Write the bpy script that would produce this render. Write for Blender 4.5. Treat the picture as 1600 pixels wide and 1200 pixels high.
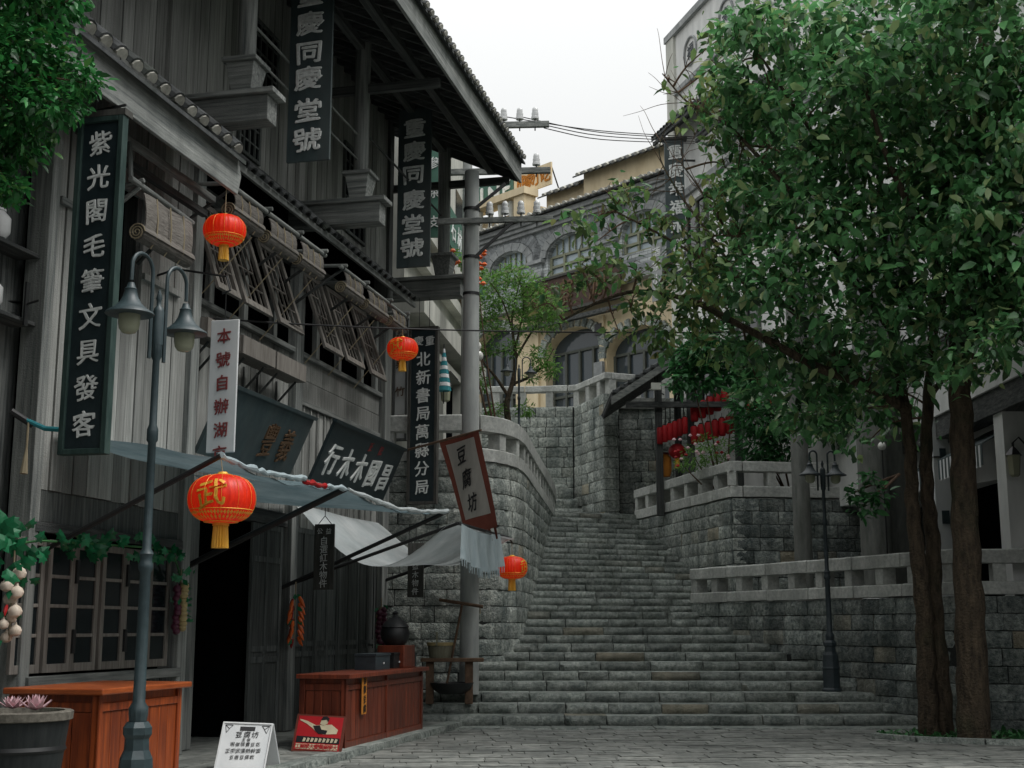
import bpy, math, random
import numpy as np
from mathutils import Vector, Matrix, noise
R = math.radians
rnd = random.Random(7)
scene = bpy.context.scene
for o_ in list(bpy.data.objects): bpy.data.objects.remove(o_)
COL = scene.collection

# ------------------------------------------------------------------ camera
FPX = 2050.0; PIT = math.atan(380/2050); CP, SP = math.cos(PIT), math.sin(PIT); EYE = 1.6
cd = bpy.data.cameras.new('camera'); cam = bpy.data.objects.new('camera', cd); COL.objects.link(cam)
cam.location = (0, 0, EYE); cam.rotation_euler = (R(90)+PIT, 0, 0)
cd.sensor_width = 36; cd.lens = 36*FPX/1600; cd.clip_start = .1; cd.clip_end = 3000
scene.camera = cam
# ------------------------------------------------------------------ sky, sun, exposure
w = bpy.data.worlds.new('World'); scene.world = w; w.use_nodes = True
nt = w.node_tree; nt.nodes.clear()
sky = nt.nodes.new('ShaderNodeTexSky'); sky.sky_type = 'NISHITA'; sky.sun_disc = False
sky.sun_elevation = R(58); sky.sun_rotation = R(150); sky.dust_density = 4
hs = nt.nodes.new('ShaderNodeHueSaturation'); hs.inputs['Saturation'].default_value = .12
mixs = nt.nodes.new('ShaderNodeMix'); mixs.data_type = 'RGBA'; mixs.inputs['Factor'].default_value = .96
tcs = nt.nodes.new('ShaderNodeTexCoord'); sps = nt.nodes.new('ShaderNodeSeparateXYZ'); nt.links.new(tcs.outputs['Generated'], sps.inputs[0])
# overcast sky: brightening evenly from the horizon to the zenith
mps = nt.nodes.new('ShaderNodeMapRange'); nt.links.new(sps.outputs['Z'], mps.inputs[0]); mps.inputs[3].default_value = 3.3; mps.inputs[4].default_value = 12.0
cbs = nt.nodes.new('ShaderNodeVectorMath'); cbs.operation = 'SCALE'; cbs.inputs[0].default_value = (.985, 1.0, 1.0); nt.links.new(mps.outputs[0], cbs.inputs['Scale'])
nt.links.new(cbs.outputs[0], mixs.inputs['B'])
bg = nt.nodes.new('ShaderNodeBackground'); bg.inputs['Strength'].default_value = .1
wo = nt.nodes.new('ShaderNodeOutputWorld')
nt.links.new(sky.outputs[0], hs.inputs['Color']); nt.links.new(hs.outputs[0], mixs.inputs['A'])
nt.links.new(mixs.outputs['Result'], bg.inputs['Color']); nt.links.new(bg.outputs[0], wo.inputs[0])
sl = bpy.data.lights.new('sun', 'SUN'); sl.energy = 1.5; sl.angle = R(25); sl.color = (1, .98, .95)
so = bpy.data.objects.new('sun', sl); COL.objects.link(so)
so.rotation_euler = (R(6), R(30), 0)
so.location = (0, 0, 40)
vs = scene.view_settings; vs.view_transform = 'Standard'; vs.look = 'None'; vs.exposure = .55; vs.gamma = 1
vs.use_curve_mapping = False

# ------------------------------------------------------------------ measured geometry
def ray(px, py):
    U = (600-py)/FPX
    return (px-800)/FPX, CP-U*SP, SP+U*CP
def at(px, py, Y):
    a, b, d = ray(px, py); return Vector((a*Y/b, Y, EYE+d*Y/b))
UL = Vector((.2277, .9737, 0)); NL = Vector((.9737, -.2277, 0)); OL = Vector((-5.63, 10, 0)); ZA = Vector((0, 0, 1))
def L(s, o, z): return OL+UL*s+NL*o+ZA*z
def wall(px, py, o=0.):
    a, b, d = ray(px, py)
    t = (o+OL.x*NL.x+OL.y*NL.y)/(a*NL.x+b*NL.y)
    x, y = a*t, b*t
    return ((x-OL.x)*UL.x+(y-OL.y)*UL.y, EYE+d*t)

# ------------------------------------------------------------------ mesh helpers
def vec(p): return Vector(p)
class MB:
    def __init__(s): s.V = []; s.F = []; s.M = []; s.mi = 0
    def add(s, V, F):
        b = len(s.V); s.V += [Vector(v) for v in V]
        for f in F: s.F.append(tuple(i+b for i in f)); s.M.append(s.mi)
        return s
    def hexa(s, p):
        p = [Vector(q) for q in p]
        v = (p[1]-p[0]).cross(p[3]-p[0]).dot(p[4]-p[0])
        F = [(0, 3, 2, 1), (4, 5, 6, 7), (0, 1, 5, 4), (1, 2, 6, 5), (2, 3, 7, 6), (3, 0, 4, 7)]
        if v < 0: F = [f[::-1] for f in F]
        return s.add(p, F)
    def box(s, F, a0, a1, b0, b1, c0, c1):
        return s.hexa([F(a0, b0, c0), F(a1, b0, c0), F(a1, b1, c0), F(a0, b1, c0), F(a0, b0, c1), F(a1, b0, c1), F(a1, b1, c1), F(a0, b1, c1)])
    def cb(s, c, sx, sy, sz, rz=0):
        c = Vector(c); q = Matrix.Rotation(rz, 3, 'Z')
        return s.box(lambda a, b, d: c+q @ Vector((a, b, d)), -sx/2, sx/2, -sy/2, sy/2, -sz/2, sz/2)
    def bar(s, p, q, w, h, up=ZA):
        p, q = Vector(p), Vector(q); d = (q-p).normalized()
        x = d.cross(up)
        if x.length < 1e-4: x = d.cross(Vector((1, 0, 0)))
        x.normalize(); y = x.cross(d)
        return s.hexa([p-x*w/2-y*h/2, p+x*w/2-y*h/2, p+x*w/2+y*h/2, p-x*w/2+y*h/2, q-x*w/2-y*h/2, q+x*w/2-y*h/2, q+x*w/2+y*h/2, q-x*w/2+y*h/2])
    def tube(s, P, r, n=8, cap=True):
        P = [Vector(p) for p in P]
        if not hasattr(r, '__len__'): r = [r]*len(P)
        d0 = (P[1]-P[0]).normalized()
        x = d0.cross(ZA)
        if x.length < .05: x = d0.cross(Vector((1, 0, 0)))
        x.normalize(); rings = []; V = []
        for i, p in enumerate(P):
            d = (P[min(i+1, len(P)-1)]-P[max(i-1, 0)]).normalized()
            x = (x-d*x.dot(d)).normalized(); y = d.cross(x)
            for k in range(n):
                a = 2*math.pi*k/n; V.append(p+(x*math.cos(a)+y*math.sin(a))*r[i])
        F = []
        for i in range(len(P)-1):
            for k in range(n):
                a = i*n+k; b = i*n+(k+1) % n; F.append((a, b, b+n, a+n))
        if cap:
            F.append(tuple(range(n))[::-1]); F.append(tuple((len(P)-1)*n+k for k in range(n)))
        return s.add(V, F)
    def lathe(s, c, prof, n=20, mod=None, cap=True):
        c = Vector(c); V = []; F = []
        for j, (r, z) in enumerate(prof):
            for k in range(n):
                a = 2*math.pi*k/n; rr = r*(mod(a, j) if mod else 1)
                V.append(c+Vector((rr*math.cos(a), rr*math.sin(a), z)))
        for j in range(len(prof)-1):
            for k in range(n):
                a = j*n+k; b = j*n+(k+1) % n; F.append((a, b, b+n, a+n))
        if cap:
            F.append(tuple(range(n))[::-1]); F.append(tuple((len(prof)-1)*n+k for k in range(n)))
        if prof[-1][1] < prof[0][1]: F = [f[::-1] for f in F]
        return s.add(V, F)
    def prism(s, P, v):
        P = [Vector(p) for p in P]; v = Vector(v); n = len(P)
        nn = Vector((0, 0, 0))
        for i in range(n): nn += P[i].cross(P[(i+1) % n])
        F = [tuple(range(n)), tuple(range(n, 2*n))[::-1]]+[(i, i+n, (i+1) % n+n, (i+1) % n) for i in range(n)]
        if nn.dot(v) > 0: F = [f[::-1] for f in F]
        return s.add(P+[p+v for p in P], F)
    def grid(s, fn, nu, nv, flip=False):
        V = [fn(i/nu, j/nv) for j in range(nv+1) for i in range(nu+1)]
        F = [(j*(nu+1)+i, j*(nu+1)+i+1, (j+1)*(nu+1)+i+1, (j+1)*(nu+1)+i) for j in range(nv) for i in range(nu)]
        if flip: F = [f[::-1] for f in F]
        return s.add(V, F)
    def build(s, name, mats, parent=None, smooth=False, origin=None):
        V = s.V
        if origin is None:
            lo = Vector([min(v[i] for v in V) for i in range(3)]); hi = Vector([max(v[i] for v in V) for i in range(3)])
            origin = (lo+hi)/2
            if parent is None: origin.z = lo.z
        origin = Vector(origin)
        me = bpy.data.meshes.new(name); me.from_pydata([v-origin for v in V], [], s.F)
        if not isinstance(mats, (list, tuple)): mats = [mats]
        for nm_ in ('beam', 'beamdark'):
            if mats[0] == M[nm_]:  # timber grain runs along the piece
                ex = [max(v.dot(a) for v in V)-min(v.dot(a) for v in V) for a in (UL, NL, ZA)]; mats = [M[nm_+'unz'[ex.index(max(ex))]]]; break
        for m in mats: me.materials.append(m)
        if len(mats) > 1: me.polygons.foreach_set('material_index', s.M)
        if smooth:
            me.polygons.foreach_set('use_smooth', [True]*len(me.polygons))
            try: me.set_sharp_from_angle(angle=R(40))
            except Exception: pass
        ob = link(name, me, origin, parent)
        if 6 <= len(s.F) <= 40 and mats[0].name.split('.')[0] in BEV:
            bv = ob.modifiers.new('worn_edges', 'BEVEL'); bv.width = BEV[mats[0].name.split('.')[0]]; bv.segments = 2; bv.limit_method = 'ANGLE'
        return ob
BEV = {'weathered_timber': .008, 'dark_timber': .006, 'red_varnished_wood': .006, 'dark_red_varnished_wood': .006, 'red_varnished_top': .012, 'dressed_granite_rail': .014, 'brown_grey_sash_wood': .004, 'worn_green_paint': .006, 'white_paint': .01, 'brown_twig': .01}
WL = {}
def link(name, me, wloc, parent=None):
    o = bpy.data.objects.new(name, me); COL.objects.link(o)
    wloc = Vector(wloc); WL[o.name] = wloc
    if parent is not None: o.parent = parent; o.location = wloc-WL[parent.name]
    else: o.location = wloc
    return o
def tag(o, label=None, cat=None, group=None, kind=None):
    if label: o['label'] = label
    if cat: o['category'] = cat
    if group: o['group'] = group
    if kind: o['kind'] = kind
    return o
def thing(name, loc, label, cat, group=None):
    return tag(link(name, None, loc), label, cat, group)
def inst(name, me, M, parent):
    """copy sharing mesh data, placed by a world matrix"""
    o = bpy.data.objects.new(name, me); COL.objects.link(o); o.parent = parent
    M = M.copy(); M.translation = M.translation-WL[parent.name]
    o.matrix_basis = M; WL[o.name] = M.translation+WL[parent.name]
    return o
def frame(c, x, y, z, sx, sy, sz):
    m = Matrix.Identity(4)
    for i, (a, k) in enumerate(((x, sx), (y, sy), (z, sz))):
        for r_ in range(3): m[r_][i] = a[r_]*k
    m.translation = Vector(c); return m
def pieces(parent, name, items, limit=300, stuff='', mats=None):
    """items: (mesh, matrix) sorted by what shows largest first; the rest joined as one part"""
    for me, M in items[:limit]: inst(name, me, M, parent)
    rest = items[limit:]
    if rest:
        V = []; F = []
        for me, M in rest:
            b = len(V); V += [M @ v.co for v in me.vertices]
            F += [tuple(i+b for i in p.vertices) for p in me.polygons]
        m = MB(); m.V = V; m.F = F; m.M = [0]*len(F)
        tag(m.build(stuff or name+'_rows', mats or rest[0][0].materials[0], parent), kind='stuff')

# ------------------------------------------------------------------ materials
def mat(name, c1, c2=None, scale=(4, 4, 4), rough=.85, bump=.3, var=.25, stain=0., stainc=(.02, .022, .018), spec=.3, metal=0., detail=6,
        fine=0., stainscale=(2.5, 2.5, .35), bdist=.01, hue=None, transl=0., emis=None, emstr=0., moss=0., ramp=(.3, .7), turn=False):
    m = bpy.data.materials.new(name); m.use_nodes = True; t = m.node_tree; N = t.nodes; K = t.links
    b = N['Principled BSDF']; out = N['Material Output']
    c2 = c2 or c1
    geo = N.new('ShaderNodeNewGeometry'); oi = N.new('ShaderNodeObjectInfo')
    ad = N.new('ShaderNodeMath'); ad.operation = 'ADD'; K.new(geo.outputs['Random Per Island'], ad.inputs[0]); K.new(oi.outputs['Random'], ad.inputs[1])
    fr = N.new('ShaderNodeMath'); fr.operation = 'FRACT'; K.new(ad.outputs[0], fr.inputs[0])
    off = N.new('ShaderNodeVectorMath'); off.operation = 'SCALE'; off.inputs[0].default_value = (37, 53, 29); K.new(fr.outputs[0], off.inputs['Scale'])
    psrc = geo.outputs['Position']
    if turn:
        vr = N.new('ShaderNodeVectorRotate'); vr.rotation_type = 'Z_AXIS'; vr.inputs['Angle'].default_value = -math.atan2(.9737, .2277); K.new(psrc, vr.inputs['Vector']); psrc = vr.outputs[0]
    mul = N.new('ShaderNodeVectorMath'); mul.operation = 'MULTIPLY'; K.new(psrc, mul.inputs[0]); mul.inputs[1].default_value = scale
    add = N.new('ShaderNodeVectorMath'); K.new(mul.outputs[0], add.inputs[0]); K.new(off.outputs[0], add.inputs[1])
    nz = N.new('ShaderNodeTexNoise'); nz.inputs['Scale'].default_value = 1; nz.inputs['Detail'].default_value = detail; nz.inputs['Roughness'].default_value = .65
    K.new(add.outputs[0], nz.inputs['Vector'])
    rp = N.new('ShaderNodeValToRGB'); rp.color_ramp.elements[0].position = ramp[0]; rp.color_ramp.elements[1].position = ramp[1]
    rp.color_ramp.elements[0].color = (*c1, 1); rp.color_ramp.elements[1].color = (*c2, 1); K.new(nz.outputs['Fac'], rp.inputs[0])
    col = rp.outputs[0]
    # per piece value
    mr = N.new('ShaderNodeMapRange'); K.new(fr.outputs[0], mr.inputs[0]); mr.inputs[3].default_value = 1-var; mr.inputs[4].default_value = 1+var
    vm = N.new('ShaderNodeMix'); vm.data_type = 'RGBA'; vm.blend_type = 'MULTIPLY'; vm.inputs['Factor'].default_value = 1
    K.new(col, vm.inputs['A']); K.new(mr.outputs[0], vm.inputs['B']); col = vm.outputs['Result']
    if hue:
        f2 = N.new('ShaderNodeMath'); f2.operation = 'MULTIPLY'; f2.inputs[1].default_value = 7.31; K.new(fr.outputs[0], f2.inputs[0])
        f3 = N.new('ShaderNodeMath'); f3.operation = 'FRACT'; K.new(f2.outputs[0], f3.inputs[0])
        hm = N.new('ShaderNodeMapRange'); hm.inputs[1].default_value = 1-hue[1]; hm.inputs[2].default_value = 1; hm.inputs[4].default_value = .8; K.new(f3.outputs[0], hm.inputs[0])
        mx = N.new('ShaderNodeMix'); mx.data_type = 'RGBA'; K.new(hm.outputs[0], mx.inputs['Factor']); K.new(col, mx.inputs['A']); mx.inputs['B'].default_value = (*hue[0], 1); col = mx.outputs['Result']
    if stain:
        m2 = N.new('ShaderNodeVectorMath'); m2.operation = 'MULTIPLY'; K.new(geo.outputs['Position'], m2.inputs[0]); m2.inputs[1].default_value = stainscale
        n2 = N.new('ShaderNodeTexNoise'); n2.inputs['Scale'].default_value = 1; n2.inputs['Detail'].default_value = 5; K.new(m2.outputs[0], n2.inputs['Vector'])
        r2 = N.new('ShaderNodeMapRange'); r2.inputs[1].default_value = .42; r2.inputs[2].default_value = .72; r2.inputs[4].default_value = stain; K.new(n2.outputs['Fac'], r2.inputs[0])
        mx = N.new('ShaderNodeMix'); mx.data_type = 'RGBA'; K.new(r2.outputs[0], mx.inputs['Factor']); K.new(col, mx.inputs['A']); mx.inputs['B'].default_value = (*stainc, 1); col = mx.outputs['Result']
    if moss:
        n3 = N.new('ShaderNodeTexNoise'); n3.inputs['Scale'].default_value = 1.3; n3.inputs['Detail'].default_value = 8; K.new(geo.outputs['Position'], n3.inputs['Vector'])
        r3 = N.new('ShaderNodeMapRange'); r3.inputs[1].default_value = .52; r3.inputs[2].default_value = .75; r3.inputs[4].default_value = moss; K.new(n3.outputs['Fac'], r3.inputs[0])
        mx = N.new('ShaderNodeMix'); mx.data_type = 'RGBA'; K.new(r3.outputs[0], mx.inputs['Factor']); K.new(col, mx.inputs['A']); mx.inputs['B'].default_value = (.03, .045, .02, 1); col = mx.outputs['Result']
    K.new(col, b.inputs['Base Color'])
    b.inputs['Roughness'].default_value = rough; b.inputs['Metallic'].default_value = metal; b.inputs['Specular IOR Level'].default_value = spec
    if bump:
        h = nz.outputs['Fac']
        if fine:
            n4 = N.new('ShaderNodeTexNoise'); n4.inputs['Scale'].default_value = fine; n4.inputs['Detail'].default_value = 5; K.new(geo.outputs['Position'], n4.inputs['Vector'])
            a4 = N.new('ShaderNodeMath'); a4.operation = 'ADD'; K.new(h, a4.inputs[0]); K.new(n4.outputs['Fac'], a4.inputs[1]); h = a4.outputs[0]
        bp = N.new('ShaderNodeBump'); bp.inputs['Strength'].default_value = bump; bp.inputs['Distance'].default_value = bdist
        K.new(h, bp.inputs['Height']); K.new(bp.outputs[0], b.inputs['Normal'])
    if emis: b.inputs['Emission Color'].default_value = (*emis, 1); b.inputs['Emission Strength'].default_value = emstr
    if transl:
        tr = N.new('ShaderNodeBsdfTranslucent'); K.new(col, tr.inputs['Color']); ms = N.new('ShaderNodeMixShader'); ms.inputs[0].default_value = transl
        K.new(b.outputs[0], ms.inputs[1]); K.new(tr.outputs[0], ms.inputs[2]); K.new(ms.outputs[0], out.inputs[0])
    return m
def flat(name, c, rough=.6, spec=.3, metal=0., transl=0.):
    return mat(name, c, tuple(x*.8 for x in c), scale=(6, 6, 6), rough=rough, bump=.05, var=.06, spec=spec, metal=metal, transl=transl)
def glass(name, c, rough=.08):
    m = bpy.data.materials.new(name); m.use_nodes = True; b = m.node_tree.nodes['Principled BSDF']
    b.inputs['Base Color'].default_value = (*c, 1); b.inputs['Roughness'].default_value = rough; b.inputs['Specular IOR Level'].default_value = .6
    return m
M = {}
M['plank'] = mat('weathered_plank', (.17, .176, .165), (.46, .465, .44), scale=(30, 30, .9), rough=.9, bump=.8, var=.30, stain=.6, stainc=(.075, .08, .075), fine=70, stainscale=(1.8, 1.8, .5), ramp=(.25, .75))
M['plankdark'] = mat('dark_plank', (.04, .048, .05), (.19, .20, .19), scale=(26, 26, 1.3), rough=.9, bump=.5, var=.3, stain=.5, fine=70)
M['beam'] = mat('weathered_beam', (.10, .112, .11), (.40, .412, .395), scale=(4, 4, 4), rough=.9, bump=.6, var=.2, stain=.5, stainc=(.06, .07, .07), fine=60)
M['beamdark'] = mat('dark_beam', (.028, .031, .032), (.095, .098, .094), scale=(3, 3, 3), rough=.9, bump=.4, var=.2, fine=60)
M['sash'] = mat('brown_grey_sash_wood', (.10, .09, .078), (.22, .205, .185), scale=(24, 24, 2), rough=.85, bump=.4, var=.15)
M['blind'] = mat('bamboo_blind', (.075, .068, .06), (.21, .195, .175), scale=(7, 7, 60), rough=.85, bump=.6, var=.2, bdist=.02)
M['rope'] = flat('rope', (.32, .27, .18), .9)
M['tile'] = mat('roof_tile', (.022, .025, .027), (.075, .08, .08), scale=(9, 9, 9), rough=.75, bump=.4, var=.35, moss=.4)
M['tileend'] = mat('tile_end_plaster', (.25, .25, .22), (.48, .47, .42), scale=(12, 12, 12), rough=.9, var=.25)
M['stone'] = mat('granite_block', (.12, .15, .142), (.70, .73, .67), scale=(14, 14, 14), rough=.9, bump=1, var=.28, stain=.72, stainc=(.06, .09, .09), stainscale=(2.6, 2.6, .6), fine=45, bdist=.04, hue=((.46, .40, .28), .05), moss=.3)
M['stonedark'] = mat('shade_painted_granite', (.075, .10, .10), (.46, .49, .455), scale=(14, 14, 14), rough=.88, bump=1, var=.36, stain=.72, stainc=(.032, .052, .056), stainscale=(2.2, 2.2, .5), fine=45, bdist=.04, hue=((.34, .29, .2), .07), moss=.35)  # darker copy of the wall granite, tree shade put into its colour
M['step'] = mat('worn_step_granite', (.11, .135, .125), (.42, .445, .41), scale=(15, 15, 15), rough=.82, bump=1, var=.24, stain=.55, stainc=(.05, .068, .066), fine=50, bdist=.025, hue=((.24, .2, .13), .03), moss=.35)
M['pave'] = mat('paving_stone', (.11, .12, .112), (.30, .305, .28), scale=(6, 6, 6), rough=.62, bump=.7, var=.22, stain=.6, stainc=(.05, .058, .055), stainscale=(.9, .9, .9), fine=60)
M['mortar'] = mat('dark_joint', (.018, .021, .021), (.045, .048, .046), scale=(20, 20, 20), rough=1, bump=.3, var=.02)
M['rail'] = mat('dressed_granite_rail', (.33, .345, .33), (.62, .63, .595), scale=(14, 14, 14), rough=.85, bump=.3, var=.14, stain=.5, stainc=(.2, .21, .2), fine=80, moss=.25)
M['conc'] = mat('concrete', (.27, .29, .285), (.42, .435, .42), scale=(6, 6, 1.2), rough=.85, bump=.2, var=.03, stain=.4, stainc=(.16, .165, .16))
M['concdark'] = mat('lichen_concrete', (.10, .108, .10), (.22, .225, .21), scale=(9, 9, 2), rough=.9, bump=.4, var=.03, stain=.5, stainc=(.07, .075, .06))
M['blackboard'] = mat('blackgreen_lacquer', (.010, .020, .024), (.022, .036, .04), scale=(5, 5, 5), rough=.45, bump=.08, var=.04, spec=.4)
M['greyboard'] = mat('slate_paint', (.035, .052, .056), (.06, .085, .088), scale=(5, 5, 2), rough=.6, bump=.15, var=.05, stain=.3, stainc=(.10, .09, .08))
M['greenframe'] = mat('worn_green_paint', (.015, .035, .032), (.05, .085, .075), scale=(14, 14, 3), rough=.6, bump=.3, var=.08)
M['woodframe'] = mat('dark_frame', (.035, .035, .032), (.085, .083, .074), scale=(20, 20, 3), rough=.8, bump=.3)
M['white'] = mat('white_paint', (.55, .57, .58), (.68, .69, .69), scale=(4, 4, 1.5), rough=.6, bump=.08, var=.02)
M['letter'] = mat('worn_white_lettering', (.62, .64, .62), (.86, .88, .86), scale=(35, 35, 35), rough=.6, bump=.3, var=.03, stain=.3, stainc=(.22, .24, .24), stainscale=(18, 18, 18))
M['letterred'] = flat('faded_red_lettering', (.22, .045, .045), .7)
M['ink'] = flat('black_ink', (.012, .012, .014), .6)
M['gilt'] = flat('faded_gilt_lettering', (.13, .075, .04), .6)
M['gold'] = mat('gold_thread', (.75, .36, .03), (.95, .55, .07), scale=(60, 60, 4), rough=.45, bump=.3, var=.05, metal=.2, spec=.6)
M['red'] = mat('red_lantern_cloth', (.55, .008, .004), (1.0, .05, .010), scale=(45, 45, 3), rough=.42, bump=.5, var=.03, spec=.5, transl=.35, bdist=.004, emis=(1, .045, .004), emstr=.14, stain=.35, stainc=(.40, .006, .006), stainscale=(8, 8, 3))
M['redfar'] = mat('faded_red_lantern', (.30, .010, .014), (.45, .018, .022), scale=(30, 30, 8), rough=.6, bump=.1, var=.2, transl=.25)
M['lampgreen'] = mat('blue_green_cast_iron', (.022, .038, .044), (.042, .066, .072), scale=(12, 12, 12), rough=.45, bump=.2, var=.04, spec=.5)
M['lampdark'] = mat('dark_cast_iron', (.018, .028, .034), (.035, .05, .058), scale=(12, 12, 12), rough=.5, bump=.15, var=.04, spec=.5)
M['iron'] = flat('black_iron', (.012, .013, .014), .5, .5)
M['redwood'] = mat('red_varnished_wood', (.10, .016, .006), (.50, .105, .022), scale=(22, 22, 1.0), rough=.38, bump=.3, var=.2, spec=.5, stain=.65, stainc=(.09, .018, .01), stainscale=(3.5, 3.5, 1.8))
M['redwoodtop'] = mat('red_varnished_top', (.24, .05, .014), (.44, .11, .03), scale=(4, 4, 30), rough=.3, bump=.1, var=.05, spec=.5)
M['darkredwood'] = mat('dark_red_varnished_wood', (.06, .012, .006), (.26, .055, .024), scale=(22, 22, 1.0), rough=.35, bump=.25, var=.16, spec=.5, stain=.5, stainc=(.05, .012, .008), stainscale=(3, 3, 1.5))
M['cloth'] = mat('blue_grey_canvas', (.11, .17, .19), (.21, .28, .30), scale=(2, 2, 2), rough=.95, bump=.5, var=.03, transl=.35, fine=14, bdist=.05, stain=.4, stainc=(.07, .10, .11), stainscale=(1.4, 1.4, 1.4))
M['clothwhite'] = mat('white_canvas', (.46, .52, .53), (.68, .71, .71), scale=(2, 2, 2), rough=.95, bump=.5, var=.03, transl=.35, fine=14, bdist=.05, stain=.35, stainc=(.28, .30, .29), stainscale=(1.2, 1.2, 1.2))
M['clothpale'] = mat('pale_blue_cloth', (.38, .47, .50), (.52, .60, .62), scale=(8, 8, 3), rough=.95, bump=.3, var=.03, transl=.3)
M['leaf'] = mat('broad_leaf', (.034, .13, .048), (.13, .31, .11), scale=(3, 3, 3), rough=.36, bump=.15, var=.75, spec=.65, transl=.4, hue=((.38, .46, .20), .22))
M['leafpale'] = mat('small_bright_leaf', (.10, .23, .05), (.20, .38, .09), scale=(3, 3, 3), rough=.5, bump=.1, var=.45, spec=.4, transl=.45)
M['leafold'] = mat('yellowing_leaf', (.07, .15, .045), (.22, .33, .11), scale=(3, 3, 3), rough=.4, bump=.15, var=.7, spec=.55, transl=.42, hue=((.40, .36, .14), .25))
M['leafdark'] = mat('dark_evergreen_leaf', (.025, .12, .04), (.08, .24, .08), scale=(3, 3, 3), rough=.4, bump=.1, var=.6, spec=.5, transl=.35)
M['leafnear'] = mat('vivid_green_leaf', (.014, .10, .028), (.05, .24, .055), scale=(4, 4, 4), rough=.4, bump=.15, var=.7, spec=.5, transl=.35, hue=((.12, .26, .06), .15))
M['leafplastic'] = mat('plastic_vine_leaf', (.01, .12, .045), (.02, .22, .09), scale=(6, 6, 6), rough=.35, bump=.1, var=.3, spec=.5, transl=.2)
M['bark'] = mat('rough_bark', (.022, .018, .013), (.12, .09, .06), scale=(14, 14, 4), rough=.95, bump=1, var=.03, moss=.6, bdist=.05, fine=30)
M['twig'] = mat('brown_twig', (.07, .045, .03), (.16, .10, .065), scale=(10, 10, 10), rough=.9, bump=.3, var=.1)
M['soil'] = mat('soil', (.012, .011, .008), (.04, .034, .024), scale=(9, 9, 9), rough=1, bump=.8, var=.02)
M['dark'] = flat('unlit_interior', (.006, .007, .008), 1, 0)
M['pane'] = glass('dark_pane', (.008, .012, .014), .12)
M['paneblue'] = glass('painted_reflection_pane', (.34, .41, .45), .15)  # pale blue base colour paints in the reflected sky
M['yellow'] = mat('cream_render', (.60, .49, .31), (.76, .65, .45), scale=(3, 3, 1), rough=.9, bump=.15, var=.03, stain=.4, stainc=(.48, .40, .27))
M['greybrick'] = mat('grey_brick', (.15, .165, .172), (.33, .345, .35), scale=(9, 9, 9), rough=.9, bump=.5, var=.3, stain=.3, stainc=(.11, .115, .12))
M['greytrim'] = mat('grey_cornice', (.22, .235, .24), (.40, .415, .41), scale=(6, 6, 6), rough=.9, bump=.3, var=.1, stain=.4, stainc=(.10, .105, .105))
M['winframe'] = flat('olive_window_frame', (.26, .27, .19), .7)
M['winframedark'] = flat('grey_green_frame', (.10, .11, .095), .7)
M['whitewall'] = mat('white_render', (.55, .56, .55), (.76, .76, .74), scale=(2, 2, .8), rough=.9, bump=.15, var=.03, stain=.45, stainc=(.36, .37, .36))
M['paleconc'] = mat('pale_concrete', (.42, .43, .39), (.62, .62, .56), scale=(3, 3, 1), rough=.9, bump=.15, var=.05, stain=.4, stainc=(.24, .245, .22))
M['plaquebrown'] = mat('brown_plaque', (.045, .028, .022), (.085, .05, .038), scale=(4, 4, 14), rough=.7, bump=.2, var=.05)
M['garlic'] = mat('garlic_skin', (.50, .42, .33), (.72, .62, .52), scale=(20, 20, 8), rough=.6, bump=.2, var=.15)
M['chili'] = flat('red_chili', (.40, .01, .012), .3, .5)
M['orange'] = flat('orange_pepper', (.75, .13, .015), .3, .5)
M['purple'] = flat('purple_onion', (.10, .02, .045), .35, .5)
M['yellowveg'] = flat('pale_onion', (.42, .33, .16), .5)
M['pink'] = flat('pink_petal', (.86, .62, .66), .6, .3, 0, .3)
M['flagbrown'] = flat('brown_flag_border', (.17, .055, .04), .9, .1, 0, .2)
M['flagcloth'] = mat('cream_flag_cloth', (.42, .40, .36), (.55, .53, .48), scale=(6, 6, 2), rough=.95, bump=.2, var=.02, transl=.3)
M['bulb'] = glass('lamp_glass', (.30, .31, .22), .12)
M['milk'] = flat('milk_glass_globe', (.72, .72, .68), .25, .5)
M['cable'] = flat('black_cable', (.012, .012, .013), .6)
M['porcelain'] = flat('white_insulator', (.66, .67, .67), .25, .5)
M['signred'] = flat('poster_red', (.42, .015, .02), .5)
M['cream'] = flat('poster_cream', (.55, .48, .33), .6)
M['paperorange'] = flat('orange_paper', (.52, .20, .03), .8)
M['greensign'] = flat('green_sign_panel', (.06, .15, .11), .6)
M['teal'] = flat('teal_stripe', (.03, .22, .25), .8)
M['barrel'] = mat('black_tarred_barrel', (.010, .013, .014), (.03, .034, .034), scale=(20, 20, 2), rough=.55, bump=.3, var=.1)
M['barrelrim'] = mat('worn_barrel_rim', (.10, .09, .075), (.26, .24, .20), scale=(20, 20, 20), rough=.85, bump=.3)
M['water'] = glass('pond_water', (.008, .012, .010), .05)
M['bucket'] = mat('old_bucket_wood', (.13, .125, .085), (.24, .23, .17), scale=(25, 25, 2), rough=.85, bump=.3)

for nm_, c1_, c2_, st_ in (('beam', (.085, .097, .095), (.34, .35, .33), (.05, .058, .056)), ('beamdark', (.02, .024, .026), (.12, .124, .118), (.02, .024, .024))):
    for ax_, sc_ in (('u', (1.0, 24, 24)), ('n', (24, 1.0, 24)), ('z', (24, 24, 1.0))):
        M[nm_+ax_] = mat({'beam': 'weathered_timber', 'beamdark': 'dark_timber'}[nm_], c1_, c2_, scale=sc_, rough=.9, bump=.7, var=.22, stain=.45, stainc=st_, fine=60, turn=True)
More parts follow.
